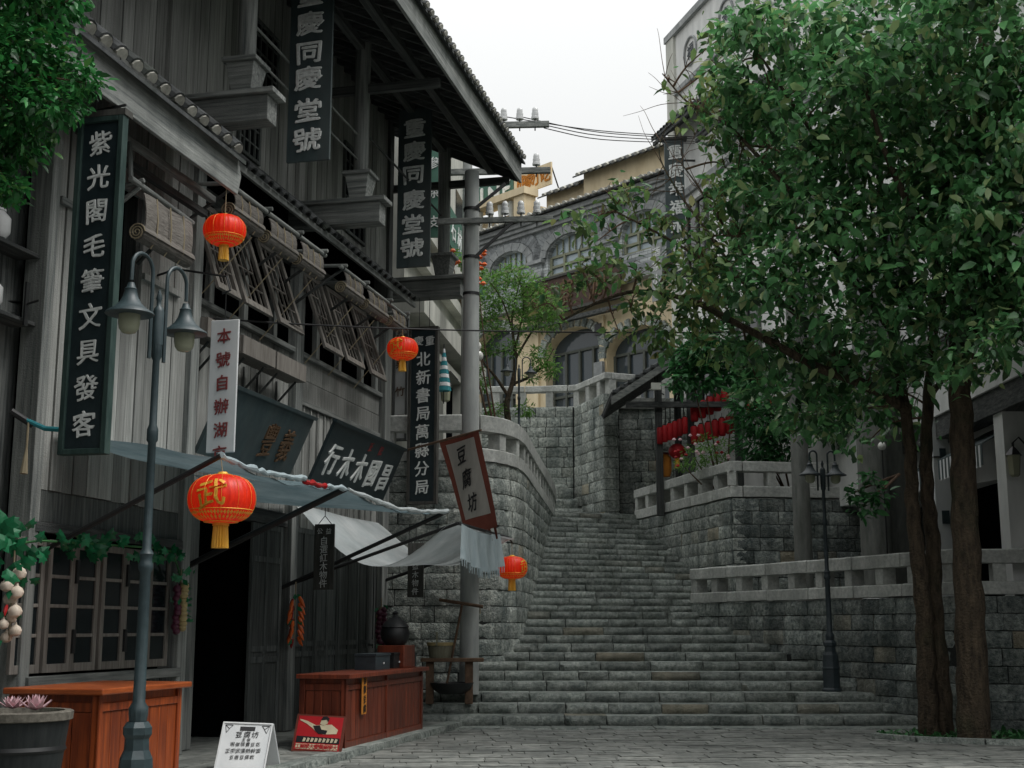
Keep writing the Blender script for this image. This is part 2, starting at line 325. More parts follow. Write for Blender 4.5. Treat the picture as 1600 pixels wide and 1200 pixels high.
# ------------------------------------------------------------------ shared unit pieces
def stone_unit(seed, nx=5, nz=4, bulge=.055):
    r = random.Random(seed); V = []; F = []
    for j in range(nz+1):
        for i in range(nx+1):
            x = -.5+i/nx; z = -.5+j/nz; e = (i in (0, nx)) or (j in (0, nz))
            y = -.5+(.035 if e else -bulge*r.uniform(-.3, 1))
            jx = 0 if i in (0, nx) else r.uniform(-.06, .06); jz = 0 if j in (0, nz) else r.uniform(-.07, .07)
            if e: y += r.uniform(-.02, .035)
            ez = r.uniform(-.02, .02) if j in (0, nz) else 0
            ex = r.uniform(-.012, .012) if i in (0, nx) else 0
            V.append((x+jx+ex, y, z+jz+ez))
    for j in range(nz):
        for i in range(nx):
            a = j*(nx+1)+i; F.append((a, a+1, a+nx+2, a+nx+1))
    b = len(V); V += [(-.5, .5, -.5), (.5, .5, -.5), (.5, .5, .5), (-.5, .5, .5)]
    bot = [i for i in range(nx+1)]; top = [nz*(nx+1)+i for i in range(nx+1)]
    lef = [j*(nx+1) for j in range(nz+1)]; rig = [j*(nx+1)+nx for j in range(nz+1)]
    F.append(tuple(bot[::-1]+[b, b+1])); F.append(tuple(top+[b+2, b+3]))
    F.append(tuple(lef+[b+3, b])); F.append(tuple(rig[::-1]+[b+1, b+2])); F.append((b+1, b, b+3, b+2))
    return V, F
def unit_meshes(name, n, material, **k):
    out = []
    for i in range(n):
        V, F = stone_unit(100+i, **k); me = bpy.data.meshes.new(name); me.from_pydata(V, [], F); me.materials.append(material)
        me.polygons.foreach_set('use_smooth', [True]*len(me.polygons))
        try: me.set_sharp_from_angle(angle=R(22))
        except Exception: pass
        out.append(me)
    return out
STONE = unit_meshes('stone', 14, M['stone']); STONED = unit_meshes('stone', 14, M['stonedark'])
STEP = unit_meshes('step_stone', 12, M['step'], nx=7, nz=3, bulge=.035)
def chamf_box(name, material, c=.08):
    V = []; F = []
    # box with chamfered long front edges (front = -y)
    P = [(-.5, .5), (-.5, -.5+c*2), (-.5+c, -.5), (.5-c, -.5), (.5, -.5+c*2), (.5, .5)]
    for z in (-.5, .5): V += [(x, y, z) for x, y in P]
    n = 6; F = [tuple(range(n))[::-1], tuple(range(n, 2*n))]+[(i, (i+1) % n, (i+1) % n+n, i+n) for i in range(n)]
    F = [f[::-1] for f in F]
    me = bpy.data.meshes.new(name); me.from_pydata(V, [], F); me.materials.append(material); me.validate(); return me
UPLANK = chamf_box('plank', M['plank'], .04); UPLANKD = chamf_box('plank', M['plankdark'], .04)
def unit_box(name, material):
    m = MB().cb((0, 0, 0), 1, 1, 1); me = bpy.data.meshes.new(name); me.from_pydata(m.V, [], m.F); me.materials.append(material); return me

# ------------------------------------------------------------------ lettering
GL = {}
def glyph(ch, bold=.012, shear=.10, extr=.02, seed=0):
    k = (ch, bold, shear, extr)
    if k in GL: return GL[k]
    cu = bpy.data.curves.new('glyph', 'FONT'); cu.body = ch; cu.size = 1; cu.offset = bold; cu.extrude = extr; cu.resolution_u = 3
    cu.align_x = 'CENTER'
    ob = bpy.data.objects.new('glyph', cu); COL.objects.link(ob)
    dg = bpy.context.evaluated_depsgraph_get(); dg.update()
    me = bpy.data.meshes.new_from_object(ob.evaluated_get(dg)); bpy.data.objects.remove(ob); bpy.data.curves.remove(cu)
    n = len(me.vertices); co = np.empty(n*3); me.vertices.foreach_get('co', co); co = co.reshape(-1, 3)
    if n:
        c = (co.min(0)+co.max(0))/2; co[:, :2] -= c[:2]
        x, y = co[:, 0].copy(), co[:, 1].copy()
        # brush-written look: rising strokes, slight swell and wobble
        co[:, 1] = y+shear*x+.02*np.sin(9*x+2)+.014*np.sin(17*y+1+5*x)
        co[:, 0] = x*(1+.05*np.sin(5*y))+.018*np.sin(11*y+3*x)
    GL[k] = (co, [tuple(p.vertices) for p in me.polygons]); bpy.data.meshes.remove(me)
    return GL[k]
def write(parent, text, c, right, up, size, material, name='character', out=None, sx=1., project=None, bold=.012, **k):
    """one glyph, centre c, in plane (right, up)"""
    co, F = glyph(text, bold=0., **k)
    if not len(co): return None
    if bold > 0:  # thicken the strokes like a broad brush: nudged copies, each a little prouder
        w_ = bold*1.1; nv = len(co); offs = ((-w_, 0, 0), (w_, .3*w_, .006), (0, -w_*.8, .012), (w_*.2, w_, .018)); F = [tuple(i+nv*q for i in f) for q in range(4) for f in F]
        co = np.concatenate([co+np.array(o_) for o_ in offs])
    right = Vector(right).normalized(); up = Vector(up).normalized(); out = out or right.cross(up)
    m = MB(); c = Vector(c)
    V = [c+right*float(p[0])*size*sx+up*float(p[1])*size+out*float(p[2])*size for p in co]
    if project: V = [project(v) for v in V]
    m.V = V; m.F = F; m.M = [0]*len(F)
    return m.build(name, material, parent)
def column(parent, text, top, bot, right, size, material, sx=1.0, **k):
    top, bot = Vector(top), Vector(bot); up = (top-bot).normalized(); n = len(text)
    for i, ch in enumerate(text):
        write(parent, ch, top.lerp(bot, (i+.5)/n), right, up, size, material, sx=sx, **k)

# ================================================================== ground, paving
gm = MB(); gm.add([(-400, -300, -.05), (400, -300, -.05), (400, 900, -.05), (-400, 900, -.05)], [(0, 1, 2, 3)])
ground = tag(gm.build('ground', mat('ground_dirt', (.03, .032, .03), (.06, .062, .058), scale=(2, 2, 2)), origin=(0, 0, 0)), kind='structure')
ground.location = (0, 0, 0); WL[ground.name] = Vector((0, 0, 0))
PV = unit_meshes('paving_stone', 10, M['pave'], nx=5, nz=3, bulge=.03)
pave = tag(MB().cb((1, 10.5, -.035), 16, 23, .03).build('pavement', M['mortar']), kind='structure')
items = []
ang = R(4); y = 22.3
ux = Vector((math.cos(ang), math.sin(ang), 0)); uy = Vector((-math.sin(ang), math.cos(ang), 0))
row = 0
while y > 3.2:
    x = -7+rnd.uniform(0, .4); h_ = rnd.choice([.24, .28, .31])
    while x < 9:
        wd = rnd.uniform(.36, .62)
        c = ux*(x+wd/2)+uy*(y-h_/2); z = -.06+rnd.uniform(-.005, .006)
        # unit front (-y) turned up
        q = Matrix.Rotation(rnd.uniform(-.012, .012), 3, 'Z')
        items.append((rnd.choice(PV), frame((c.x, c.y, z+.05), q @ ux, -ZA, q @ uy, wd-.014, .10, h_-.014), c))
        x += wd
    y -= h_
vis = lambda c: c.y > 16.6 and abs(c.x+.2) < .42*c.y*1.0
items.sort(key=lambda t: (not vis(t[2]), t[2].y))
pieces(pave, 'paving_stone', [(a, b) for a, b, c in items], 300, 'worn_paving_rows')

# ================================================================== stairs
def zk(k): return .06+.154*(k-1) if k <= 13 else 2.033+.154*(k-14) if k < 31 else 4.56
def yk(k): return 21.05+.511*(k-1) if k <= 13 else 27.18+.442*(k-13)
def ak(k): return R(0 if k <= 8 else 20*(k-8)/6 if k <= 14 else 20+6*(k-14)/16)
pL = {1: 640, 2: 640, 3: 640, 4: 640, 5: 742, 6: 746, 7: 750, 8: 784, 9: 806, 10: 813, 11: 819, 12: 822, 13: 825, 14: 832, 15: 838, 16: 839, 17: 839, 18: 841, 19: 844, 20: 847, 21: 849, 22: 849, 23: 851, 24: 853, 25: 856, 26: 858, 27: 859, 28: 860, 29: 862, 30: 864, 31: 866}
pR = {1: 1455, 2: 1446, 3: 1434, 4: 1388, 5: 1340, 6: 1286, 7: 1263, 8: 1220, 9: 1194, 10: 1174, 11: 1138, 12: 1102, 13: 1096, 14: 1120, 15: 1118, 16: 1114, 17: 1104, 18: 1094, 19: 1086, 20: 1080, 21: 1074, 22: 1066, 23: 1057, 24: 1048, 25: 1039, 26: 1032, 27: 1025, 28: 1017, 29: 1009, 30: 1004, 31: 1004}
def stepline(k):
    z = zk(k); Y = yk(k); m = (z-EYE)/Y; g = CP+m*SP
    kc = 200/FPX*g; P = Vector((kc*Y, Y, z)); a = ak(k); d = Vector((math.cos(a), math.sin(a), 0))
    def end(px):
        kx = (px-800)/FPX*g
        t = (kx*P.y-P.x)/(d.x-kx*d.y); return P+d*t
    return end(pL[k])-d*.12, end(pR[k])+d*.12, d
stairs = thing('stone_staircase', (2.2, 21, 0), 'broad grey stone staircase climbing between the stone walls', 'staircase')
items = []; core = MB()
for k in range(1, 32):
    A, B, d = stepline(k); n = Vector((-d.y, d.x, 0)); Ln = (B-A).length
    dep = (yk(k+1)-yk(k)+.28) if k < 31 else .6
    hh = zk(k)-(zk(k-1) if k > 1 else 0)+.012
    x = 0
    while x < Ln-.01:
        wd = rnd.uniform(.5, .95) if k > 3 else rnd.uniform(.55, 1.0)
        if Ln-x-wd < .3: wd = Ln-x
        fwd = rnd.uniform(-.014, .014)
        bul = -.10*math.sin(math.pi*min(1, max(0, (x+wd/2)/Ln)))*(1 if k < 5 else 0)
        c = A+d*(x+wd/2)+n*(dep/2+fwd+bul); top = zk(k)+rnd.uniform(-.004, .003)
        q = Matrix.Rotation(rnd.uniform(-.008, .008), 3, 'Z')
        items.append((rnd.choice(STEP), frame((c.x, c.y, top-hh/2), q @ d, q @ n, ZA, wd-.015, dep, hh), k))
        x += wd
    f = lambda a, b, c_: A+d*a+n*b+ZA*(c_-A.z)
    core.box(f, -.1, Ln+.1, .12, dep+.4, -.2, zk(k)-.03)
pieces(stairs, 'step_stone', [(a, b) for a, b, c in items], 300, 'upper_step_rows')
core.build('step_bed', M['mortar'], stairs)

# ================================================================== stone walls
class Path:
    def __init__(s, P):
        s.P = [Vector((p[0], p[1], 0)) for p in P]; s.c = [0]
        for a, b in zip(s.P, s.P[1:]): s.c.append(s.c[-1]+(b-a).length)
        s.len = s.c[-1]
    def pt(s, t):
        t = max(0, min(s.len, t))
        for i in range(len(s.P)-1):
            if t <= s.c[i+1]+1e-9:
                d = (s.P[i+1]-s.P[i]).normalized(); return s.P[i]+d*(t-s.c[i]), d
    def tang(s, t, e=.12):
        a = s.pt(t-e)[0]; b = s.pt(t+e)[0]; return (b-a).normalized()
def smooth_path(P, it=2):
    P = [Vector((p[0], p[1])) for p in P]
    for _ in range(it):
        Q = [P[0]]
        for a, b in zip(P, P[1:]): Q += [a.lerp(b, .25), a.lerp(b, .75)]
        Q.append(P[-1]); P = Q
    return Path(P)
def stone_wall(name, label, path, zb, zt, ch=.28, wr=(.34, .62), units=None, thick=.55, lim=300, corners=(), units2=None):
    zb_ = zb if callable(zb) else (lambda t: zb); zt_ = zt if callable(zt) else (lambda t: zt)
    p0, d0 = path.pt(path.len/2)
    t_ = thing(name, (p0.x, p0.y, min(zb_(0), zb_(path.len))), label, 'wall')
    its = []; zmax = max(zt_(path.len*i/20) for i in range(21)); zmin = min(zb_(path.len*i/20) for i in range(21))
    nrow = max(1, round((zmax-zmin)/ch)); chh = (zmax-zmin)/nrow
    for j in range(nrow):
        z1 = zmax-j*chh; z0 = z1-chh; x = -rnd.uniform(0, .2)
        while x < path.len-.02:
            wd = rnd.uniform(*wr)
            nx = x+wd
            for c_ in corners:
                if x < c_-.02 < nx+.12 and c_ > x: nx = c_
            if path.len-nx < .18: nx = path.len
            a = max(0, x); b = nx; mid = (a+b)/2; x = nx
            if b-a < .05: continue
            if zb_(mid) > z1-.03: continue
            top = min(z1, zt_(mid)); 
            if top-z0 < .06: continue
            pa = path.pt(a)[0]; pb = path.pt(b)[0]; dd = (pb-pa); lw = dd.length
            if lw < .03: continue
            dd.normalize(); inn = Vector((-dd.y, dd.x, 0)); dep = .32
            c = (pa+pb)/2+inn*(dep/2+.02+rnd.uniform(-.014, .014))
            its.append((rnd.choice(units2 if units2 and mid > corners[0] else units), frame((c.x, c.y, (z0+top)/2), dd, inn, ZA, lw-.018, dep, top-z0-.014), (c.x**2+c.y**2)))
    its.sort(key=lambda q: q[2])
    pieces(t_, 'stone', [(a, b) for a, b, c in its], lim, 'far_stone_courses')
    m = MB(); n = max(2, int(path.len/.35)); cuts = sorted(set([path.len*i/n for i in range(n+1)]+list(path.c)))
    V = []
    for t in cuts:
        p = path.pt(t)[0]; d = path.tang(t, .05); inn = Vector((-d.y, d.x, 0))
        for o_, z in ((.07, zb_(t)-.4), (.07, zt_(t)-.01), (thick, zt_(t)-.01), (thick, zb_(t)-.4)): V.append(p+inn*o_+ZA*z)
    F = []
    for i in range(len(cuts)-1):
        for k in range(4): a = i*4+k; b = i*4+(k+1) % 4; F.append((a, b, b+4, a+4))
    F += [(0, 3, 2, 1), tuple(len(V)-4+k for k in range(4))]
    m.add(V, F); m.build('wall_core', M['mortar'], t_)
    return t_
def balustrade(name, label, path, zt, hs=(.22, .28, .2), sp=.85, wd=.34, pw=.2, seg=1.3, inset=.16, material='rail', corners=()):
    zt_ = zt if callable(zt) else (lambda t: zt)
    p0 = path.pt(path.len/2)[0]; H = sum(hs)
    t_ = thing(name, (p0.x, p0.y, zt_(path.len/2)-H), label, 'balustrade')
    def strip(nm, ta, tb, za, zb_, w_, eps=.012):
        n = max(1, int((tb-ta)/.3)); V = []; ts = sorted(set([ta+(tb-ta)*i/n for i in range(n+1)]+[c for c in path.c if ta < c < tb]))
        for t in ts:
            tt = min(max(t, ta+eps), tb-eps)
            p = path.pt(tt)[0]; d = path.tang(tt, .06); inn = Vector((-d.y, d.x, 0)); z = zt_(tt)
            c = .02
            for o_, q in ((inset-w_/2, za), (inset-w_/2, zb_-c), (inset-w_/2+c, zb_), (inset+w_/2-c, zb_), (inset+w_/2, zb_-c), (inset+w_/2, za)): V.append(p+inn*(o_+rnd.uniform(-.006, .006))+ZA*(z+q+rnd.uniform(-.005, .005)))
        F = []
        for i in range(len(ts)-1):
            for k in range(6): a = i*6+k; b = i*6+(k+1) % 6; F.append((a, b, b+6, a+6))
        F += [(5, 4, 3, 2, 1, 0), tuple(len(V)-6+k for k in range(6))]
        MB().add(V, F).build(nm, M[material], t_)
    n = max(1, round(path.len/seg))
    cuts = [path.len*i/n for i in range(n+1)]
    for a, b in zip(cuts, cuts[1:]):
        strip('coping', a, b, -hs[0], 0, wd); strip('base_rail', a, b, -H, -H+hs[2], wd-.02)
    n = max(1, round(path.len/sp))
    for i in range(n+1):
        t = min(max(path.len*i/n, pw/2+.01), path.len-pw/2-.01)
        p = path.pt(t)[0]; d = path.tang(t, .08); inn = Vector((-d.y, d.x, 0)); z = zt_(t)
        MB().box(lambda a, b, c: p+d*a+inn*b+ZA*c, -pw/2, pw/2, inset-wd/2+.03, inset+wd/2-.03, z-H+hs[2]-.002, z-hs[0]+.002).build('baluster', M[material], t_)
    return t_
# left wall along the stairs
pl = smooth_path([(-4.6, 24.45), (-2.7, 24.3), (-1.4, 24.15), (-.55, 24.15), (-.05, 24.6), (.25, 25.6), (.40, 27.2), (1.12, 34.0), (1.2, 35.9)])
def groundl(t):
    p = pl.pt(t)[0]
    if p.y < 24.5 and p.x < -.7: return .5
    k = max(4, min(30, 13+(p.y-26.6)/.42 if p.y > 26.6 else 1+(p.y-21.05)/.511)); return zk(int(k))-.18
zl = lambda t: 5.50-.27*(max(0, t-4)/(pl.len-4))
stone_wall('stone_wall', 'tall curved granite wall on the left side of the stairs, behind the concrete pole', pl, groundl, lambda t: zl(t)-.85, .29, (.34, .62), STONE)
balustrade('stone_balustrade', 'curved pale balustrade on top of the left stair wall', pl, zl, (.3, .32, .24), .78)
# front right wall
pf = smooth_path([(3.72, 27.75), (4.85, 25.4), (5.55, 23.75), (6.15, 22.3), (6.55, 21.2), (6.85, 20.55)])
pf.P += [Vector((8.9, 20.3, 0)), Vector((13.5, 19.9, 0))]; pf = Path([(p.x, p.y) for p in pf.P])
def groundf(t):
    p = pf.pt(t)[0]
    if p.y < 21.3: return -.05
    return zk(int(max(1, min(13, 1+(p.y-21.05)/.511))))-.18
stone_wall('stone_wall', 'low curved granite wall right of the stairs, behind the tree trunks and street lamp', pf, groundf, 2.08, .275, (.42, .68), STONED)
balustrade('stone_balustrade', 'pale balustrade with square gaps above the front right wall', pf, 2.80, (.22, .28, .2), .88)
# second terrace wall on the right
pt = Path([(3.22, 34.6), (4.74, 28.35), (6.3, 28.6), (13, 29.4)])
stone_wall('stone_wall', 'granite corner wall on the right below the red lantern pavilion', pt, 1.8, 4.36, .30, (.4, .66), STONE, corners=(pt.c[1],), units2=STONED)  # front face past the corner takes the granite with painted shade
balustrade('stone_balustrade', 'pale balustrade in front of the pavilion with red lanterns', pt, 5.16, (.22, .32, .24), .9)
# walls behind the top of the stairs
pb = Path([(-6, 38.3), (1.78, 37.9), (2.52, 35.6), (2.95, 35.75), (3.0, 36.5), (4.6, 36.3), (9, 36.6)])
stone_wall('stone_wall', 'tall weathered retaining wall with a jutting pier at the head of the stairs', pb, 4.4, 7.95, .30, (.38, .62), STONE, corners=(pb.c[1], pb.c[2], pb.c[3], pb.c[4]))
pu = Path([(-6, 38.5), (.5, 38.2), (1.86, 38.0), (2.6, 36.0), (4.4, 36.8), (9, 37)])
balustrade('stone_balustrade', 'upper pale balustrade in front of the cream building', pu, 8.62, (.18, .46, .06), .8, pw=.22)
# small steps turning left at the top
st2 = thing('stone_steps', (1.3, 37, 4.5), 'short flight of grey steps turning left at the top of the staircase', 'steps')
its = []
for i, z in enumerate((4.85, 5.15, 5.45, 5.62)):
    for q in range(3):
        x0 = 1.98-i*.12-(q+1)*.42
        its.append((rnd.choice(STONE), frame((x0+.2, 36.55+i*.3+.3, z-.15), Vector((1, 0, 0)), Vector((0, 1, 0)), ZA, .41, .6, .30)))
pieces(st2, 'step_stone', its)
def terrace(name, P, z, th, m):
    t_ = MB().prism([(x, y, z) for x, y in P], (0, 0, -th)).build(name, m); return tag(t_, kind='structure')
terrace('terrace', [(.85, 34.2), (3.4, 34.5), (5, 36.2), (2.6, 36.2), (1.9, 38.1), (-1, 38.1), (1.0, 35.5)], 4.50, .4, M['step'])
terrace('terrace', [(-14, 24.75), (-1.2, 24.6), (-.3, 25.1), (-.12, 27.2), (.6, 34), (.6, 38.2), (-14, 38.6)], 4.62, .3, M['pave'])
terrace('terrace', [(3.9, 27.9), (5.05, 25.6), (6.4, 22.6), (7.05, 20.9), (14, 20.6), (14, 29.3), (4.9, 28.5), (4.6, 29)], 1.90, .3, M['pave'])
terrace('terrace', [(3.45, 34.8), (4.95, 28.8), (14, 29.8), (14, 37), (3.3, 36.4)], 4.30, .3, M['pave'])
terrace('terrace', [(-14, 38.7), (1.9, 38.3), (2.75, 36.2), (9, 36.8), (30, 36.9), (30, 60), (-14, 60)], 7.93, .3, M['pave'])

# ================================================================== left wooden house
H = thing('wooden_house', L(6, 0, 0), 'old grey timber house with shutters, balcony posts and a tiled overhanging roof', 'house')
def LB(m, s0, s1, o0, o1, z0, z1): return m.box(L, s0, s1, o0, o1, z0, z1)
def planks(parent, s0, s1, z0, z1, o, w=.19, unit=None, th=.045, name='plank', jit=.006):
    unit = unit or UPLANK; n = max(1, round((s1-s0)/w)); ws = [rnd.uniform(.75, 1.25) for _ in range(n)]; k = (s1-s0)/sum(ws); s = s0
    for wi in ws:
        wd = wi*k; c = L(s+wd/2, o-th/2+rnd.uniform(-jit*1.6, jit*1.6), (z0+z1)/2+rnd.uniform(-.006, .006))
        inst(name, unit, frame(c, UL, -NL, ZA, wd-.013, th, z1-z0-.004), parent); s += wd
def hplanks(parent, s0, s1, z0, z1, o, w=.2, unit=None, th=.045):
    unit = unit or UPLANK; n = max(1, round((z1-z0)/w)); h_ = (z1-z0)/n
    for i in range(n):
        c = L((s0+s1)/2, o-th/2+rnd.uniform(-.004, .004), z0+h_*(i+.5))
        inst('board', unit, frame(c, ZA, -NL, -UL, h_-.006, th, s1-s0-.004), parent)
def lb(name, m, *a, parent=H): return LB(MB(), *a).build(name, M[m], parent)
# dark inner shell
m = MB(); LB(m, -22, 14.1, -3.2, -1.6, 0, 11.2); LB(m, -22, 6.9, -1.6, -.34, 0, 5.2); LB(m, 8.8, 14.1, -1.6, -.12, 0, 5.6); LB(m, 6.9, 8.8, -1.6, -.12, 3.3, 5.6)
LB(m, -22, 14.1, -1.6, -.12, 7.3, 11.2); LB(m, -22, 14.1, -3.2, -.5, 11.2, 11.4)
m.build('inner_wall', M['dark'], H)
# bay one: o = .25
O1 = .25
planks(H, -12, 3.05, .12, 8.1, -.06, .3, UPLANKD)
planks(H, 3.06, 3.95, 2.95, 7.6, O1, .2); planks(H, 3.95, 4.85, 2.95, 5.05, O1, .2); planks(H, 3.95, 4.85, 6.5, 7.6, O1, .22); planks(H, 4.85, 6.05, 2.95, 7.6, O1, .2)
hplanks(H, 3.06, 6.05, 2.62, 2.95, O1-.01, .33, UPLANKD)
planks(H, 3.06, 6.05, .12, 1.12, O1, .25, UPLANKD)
lb('post', 'beam', 6.05, 6.27, .05, .31, .12, 7.6); lb('post', 'beam', 2.9, 3.06, .05, .30, .12, 7.9)
lb('sill', 'beam', 3.0, 6.1, O1-.05, O1+.09, 1.03, 1.13); lb('lintel', 'beamdark', 3.0, 6.1, O1-.05, O1+.06, 2.52, 2.62)
lb('board_edge', 'beam', 3.1, 4.0, O1, O1+.05, 5.9, 5.98)
# six glazed sashes of the ground floor window
def sash(parent, s0, s1, z0, z1, o, nz, mt='sash', nx=1, fw=.07, tw=.035, name='window_sash', pane='pane', skew=0):
    m = MB()
    LB(m, s0, s0+fw, o-.04, o, z0, z1); LB(m, s1-fw, s1, o-.04, o, z0, z1); LB(m, s0+fw, s1-fw, o-.04, o, z0, z0+fw*1.2); LB(m, s0+fw, s1-fw, o-.04, o, z1-fw, z1)
    f = m.build(name, M[mt], parent)
    for i in range(1, nz):
        z = z0+fw+(z1-z0-2*fw)*i/nz; LB(MB(), s0+fw, s1-fw, o-.03, o-.006, z-tw/2, z+tw/2).build('muntin', M[mt], f)
    LB(MB(), s0+fw*.8, s1-fw*.8, o-.028, o-.02, z0+fw, z1-fw*.8).build('pane', M[pane], f)
    return f
sa, sb = wall(18, 1000, O1+.04)[0], wall(262, 1000, O1+.04)[0]
zt0 = wall(150, 851, O1+.04)[1]; zb0 = wall(140, 1047.5, O1+.04)[1]
for i in range(6):
    w_ = (sb-sa)/6; g = .012
    sash(H, sa+i*w_+g, sa+(i+1)*w_-g, zb0, zt0, O1+.03+(.02 if i % 2 else 0), 4)
for i in (2, 4):
    for zz in (zb0+.3, zt0-.3): LB(MB(), sa+i*w_-.02, sa+i*w_+.03, O1+.05, O1+.075, zz-.12, zz+.12).build('hinge', M['iron'], H)
# bay two and three ground floor
lb('post', 'beam', 6.72, 6.95, -.02, .08, .12, 3.3)
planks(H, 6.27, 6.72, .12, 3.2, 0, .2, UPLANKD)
lb('lintel', 'beamdark', 6.95, 10.05, -.08, .05, 3.06, 3.26)
def door_leaf(s0, s1, z0, z1, o, cols, rows, mt='plankdark'):
    m = MB(); f = .08
    LB(m, s0, s1, o-.04, o-.02, z0, z1); d = m.build('door_leaf', M[mt], H); cw = (s1-s0)/cols
    for c in range(cols+1):
        x = min(max(s0+c*cw-f/2, s0), s1-f); LB(MB(), x, x+f, o-.02, o, z0, z1).build('stile', M[mt], d)
    zs = [z0]+list(rows)+[z1]
    for z in zs:
        zz = min(max(z-f/2, z0), z1-f)
        for c in range(cols): LB(MB(), s0+c*cw+f*.55 if c else s0+f, s0+(c+1)*cw-(f*.55 if c < cols-1 else f), o-.021, o-.003, zz, zz+f).build('rail', M[mt], d)
    return d
door_leaf(8.66, 9.72, .12, 3.05, .04, 2, (1.15, 1.3, 2.55)); door_leaf(6.98, 7.06, .12, 3.05, .0, 1, (1.2,))
lb('post', 'beam', 9.85, 10.12, -.04, .12, .12, 7.2)
for a, b in ((10.14, 11.1), (11.14, 12.1), (12.14, 13.1), (13.14, 13.95)): door_leaf(a, b, .12, 3.1, .03, 2, (1.2, 1.35))
lb('post', 'beam', 13.98, 14.3, -.14, .14, .12, 8.05)
lb('post', 'beam', 14.3, 14.42, -.2, .02, .12, 8.05)
planks(H, 6.27, 9.85, 3.26, 5.72, 0, .2)
planks(H, 10.12, 13.98, 3.1, 4.98, 0, .3, th=.03)
for i in range(14):
    s = 10.12+i*.297; LB(MB(), s-.02, s+.02, 0, .03, 3.1, 4.98).build('batten', M['plank'], H)
lb('beam', 'beam', 10.12, 13.98, -.05, .06, 4.98, 5.06)
hplanks(H, 10.12, 13.98, 5.06, 5.72, .02, .33)
lb('window_sill', 'beam', 6.27, 13.98, -.1, .09, 5.72, 5.80)
# upper window band
lb('beam', 'beamdark', 6.27, 14.2, -.1, .06, 7.12, 7.32)
for s in (6.27, 7.05, 8.12, 9.15, 10.12, 10.86, 11.86, 12.98, 13.75): lb('window_post', 'beam', s, s+.13, -.06, .03, 5.80, 7.12)
def propped(s0, s1, zt=7.05, zb=5.80, ob=.42):
    # top hung sash swung outwards
    f = .095; D = Vector((0, ob, zb-zt)); ln = math.hypot(ob, zb-zt); nn = (ln, 0)
    def F(a, b, c): # a along s, b thickness, c from top 0..1
        return L(a, .06+ob*c+b*(zt-zb)/ln, zt+(zb-zt)*c+b*ob/ln)
    m = MB(); fc = f/ln
    for a0, a1, c0, c1 in ((s0, s0+f, 0, 1), (s1-f, s1, 0, 1), (s0+f, s1-f, 0, fc), (s0+f, s1-f, 1-fc, 1)): m.box(F, a0, a1, 0, .045, c0, c1)
    fr = m.build('window_sash', M['sash'], H)
    w_ = s1-s0-2*f; g = MB()
    for i in range(1, 4):
        x = s0+f+w_*i/4; g.box(F, x-.011, x+.011, .01, .035, fc, 1-fc)
    g.build('lattice_bar', M['sash'], fr)
    for c, a, b in ((.30, 0, .5), (.55, 0, .75), (.74, .25, 1)):
        MB().box(F, s0+f+w_*a, s0+f+w_*b, .012, .033, c-.01, c+.01).build('lattice_bar', M['sash'], fr)
for a, b in ((6.30, 6.98), (7.12, 8.0), (8.27, 9.15), (10.0, 10.8), (10.98, 11.82), (12.15, 12.95)): propped(a, b)
for s in (7.6, 8.7, 10.4, 11.4, 12.6, 6.6):
    MB().tube([L(s+.05, .78, 6.55), L(s-.25, .12, 5.6)], .008, 5).build('prop_rope', M['rope'], H)
# bay one upper window
sash(H, 4.05, 4.4, 5.1, 6.4, .1, 5, 'beamdark'); lb('window_post', 'beamdark', 3.95, 4.05, .05, .22, 5.05, 6.5); lb('window_post', 'beamdark', 4.75, 4.85, .05, .22, 5.05, 6.5)
lb('window_board', 'plank', 4.85, 5.75, O1+.0, O1+.05, 5.55, 5.62)
# brackets and poles carrying the blinds
def pole(p, q, r=.035, mt='beam', name='awning_pole', parent=H): return MB().tube([p, q], r, 8).build(name, M[mt], parent, smooth=True)
pole(L(3.55, .8, 6.28), L(4.98, .8, 6.22)); pole(L(5.85, .82, 6.99), L(9.12, .82, 6.99)); pole(L(9.72, .82, 7.0), L(13.15, .82, 6.97))
for s in (5.95, 7.0, 8.08, 9.02, 9.84, 10.86, 12.05, 13.0):
    pole(L(s, .0, 6.45), L(s, .86, 7.0), .024, 'beamdark', name='brace'); pole(L(s, -.02, 7.08), L(s, .9, 7.03), .03, name='brace')
pole(L(3.75, .25, 6.2), L(3.75, .85, 6.32), .03, name='brace'); pole(L(3.75, .25, 5.85), L(3.75, .8, 6.25), .03, name='brace'); pole(L(3.7, .72, 6.3), L(3.7, .68, 6.75), .028, name='brace')
pole(L(4.75, .25, 5.7), L(4.75, .75, 6.2), .025, 'beamdark', 'brace')
lb('brace_beam', 'beam', 3.0, 5.9, .55, .63, 6.78, 6.86); lb('brace_beam', 'beamdark', 3.0, 5.9, .45, .53, 6.6, 6.68)
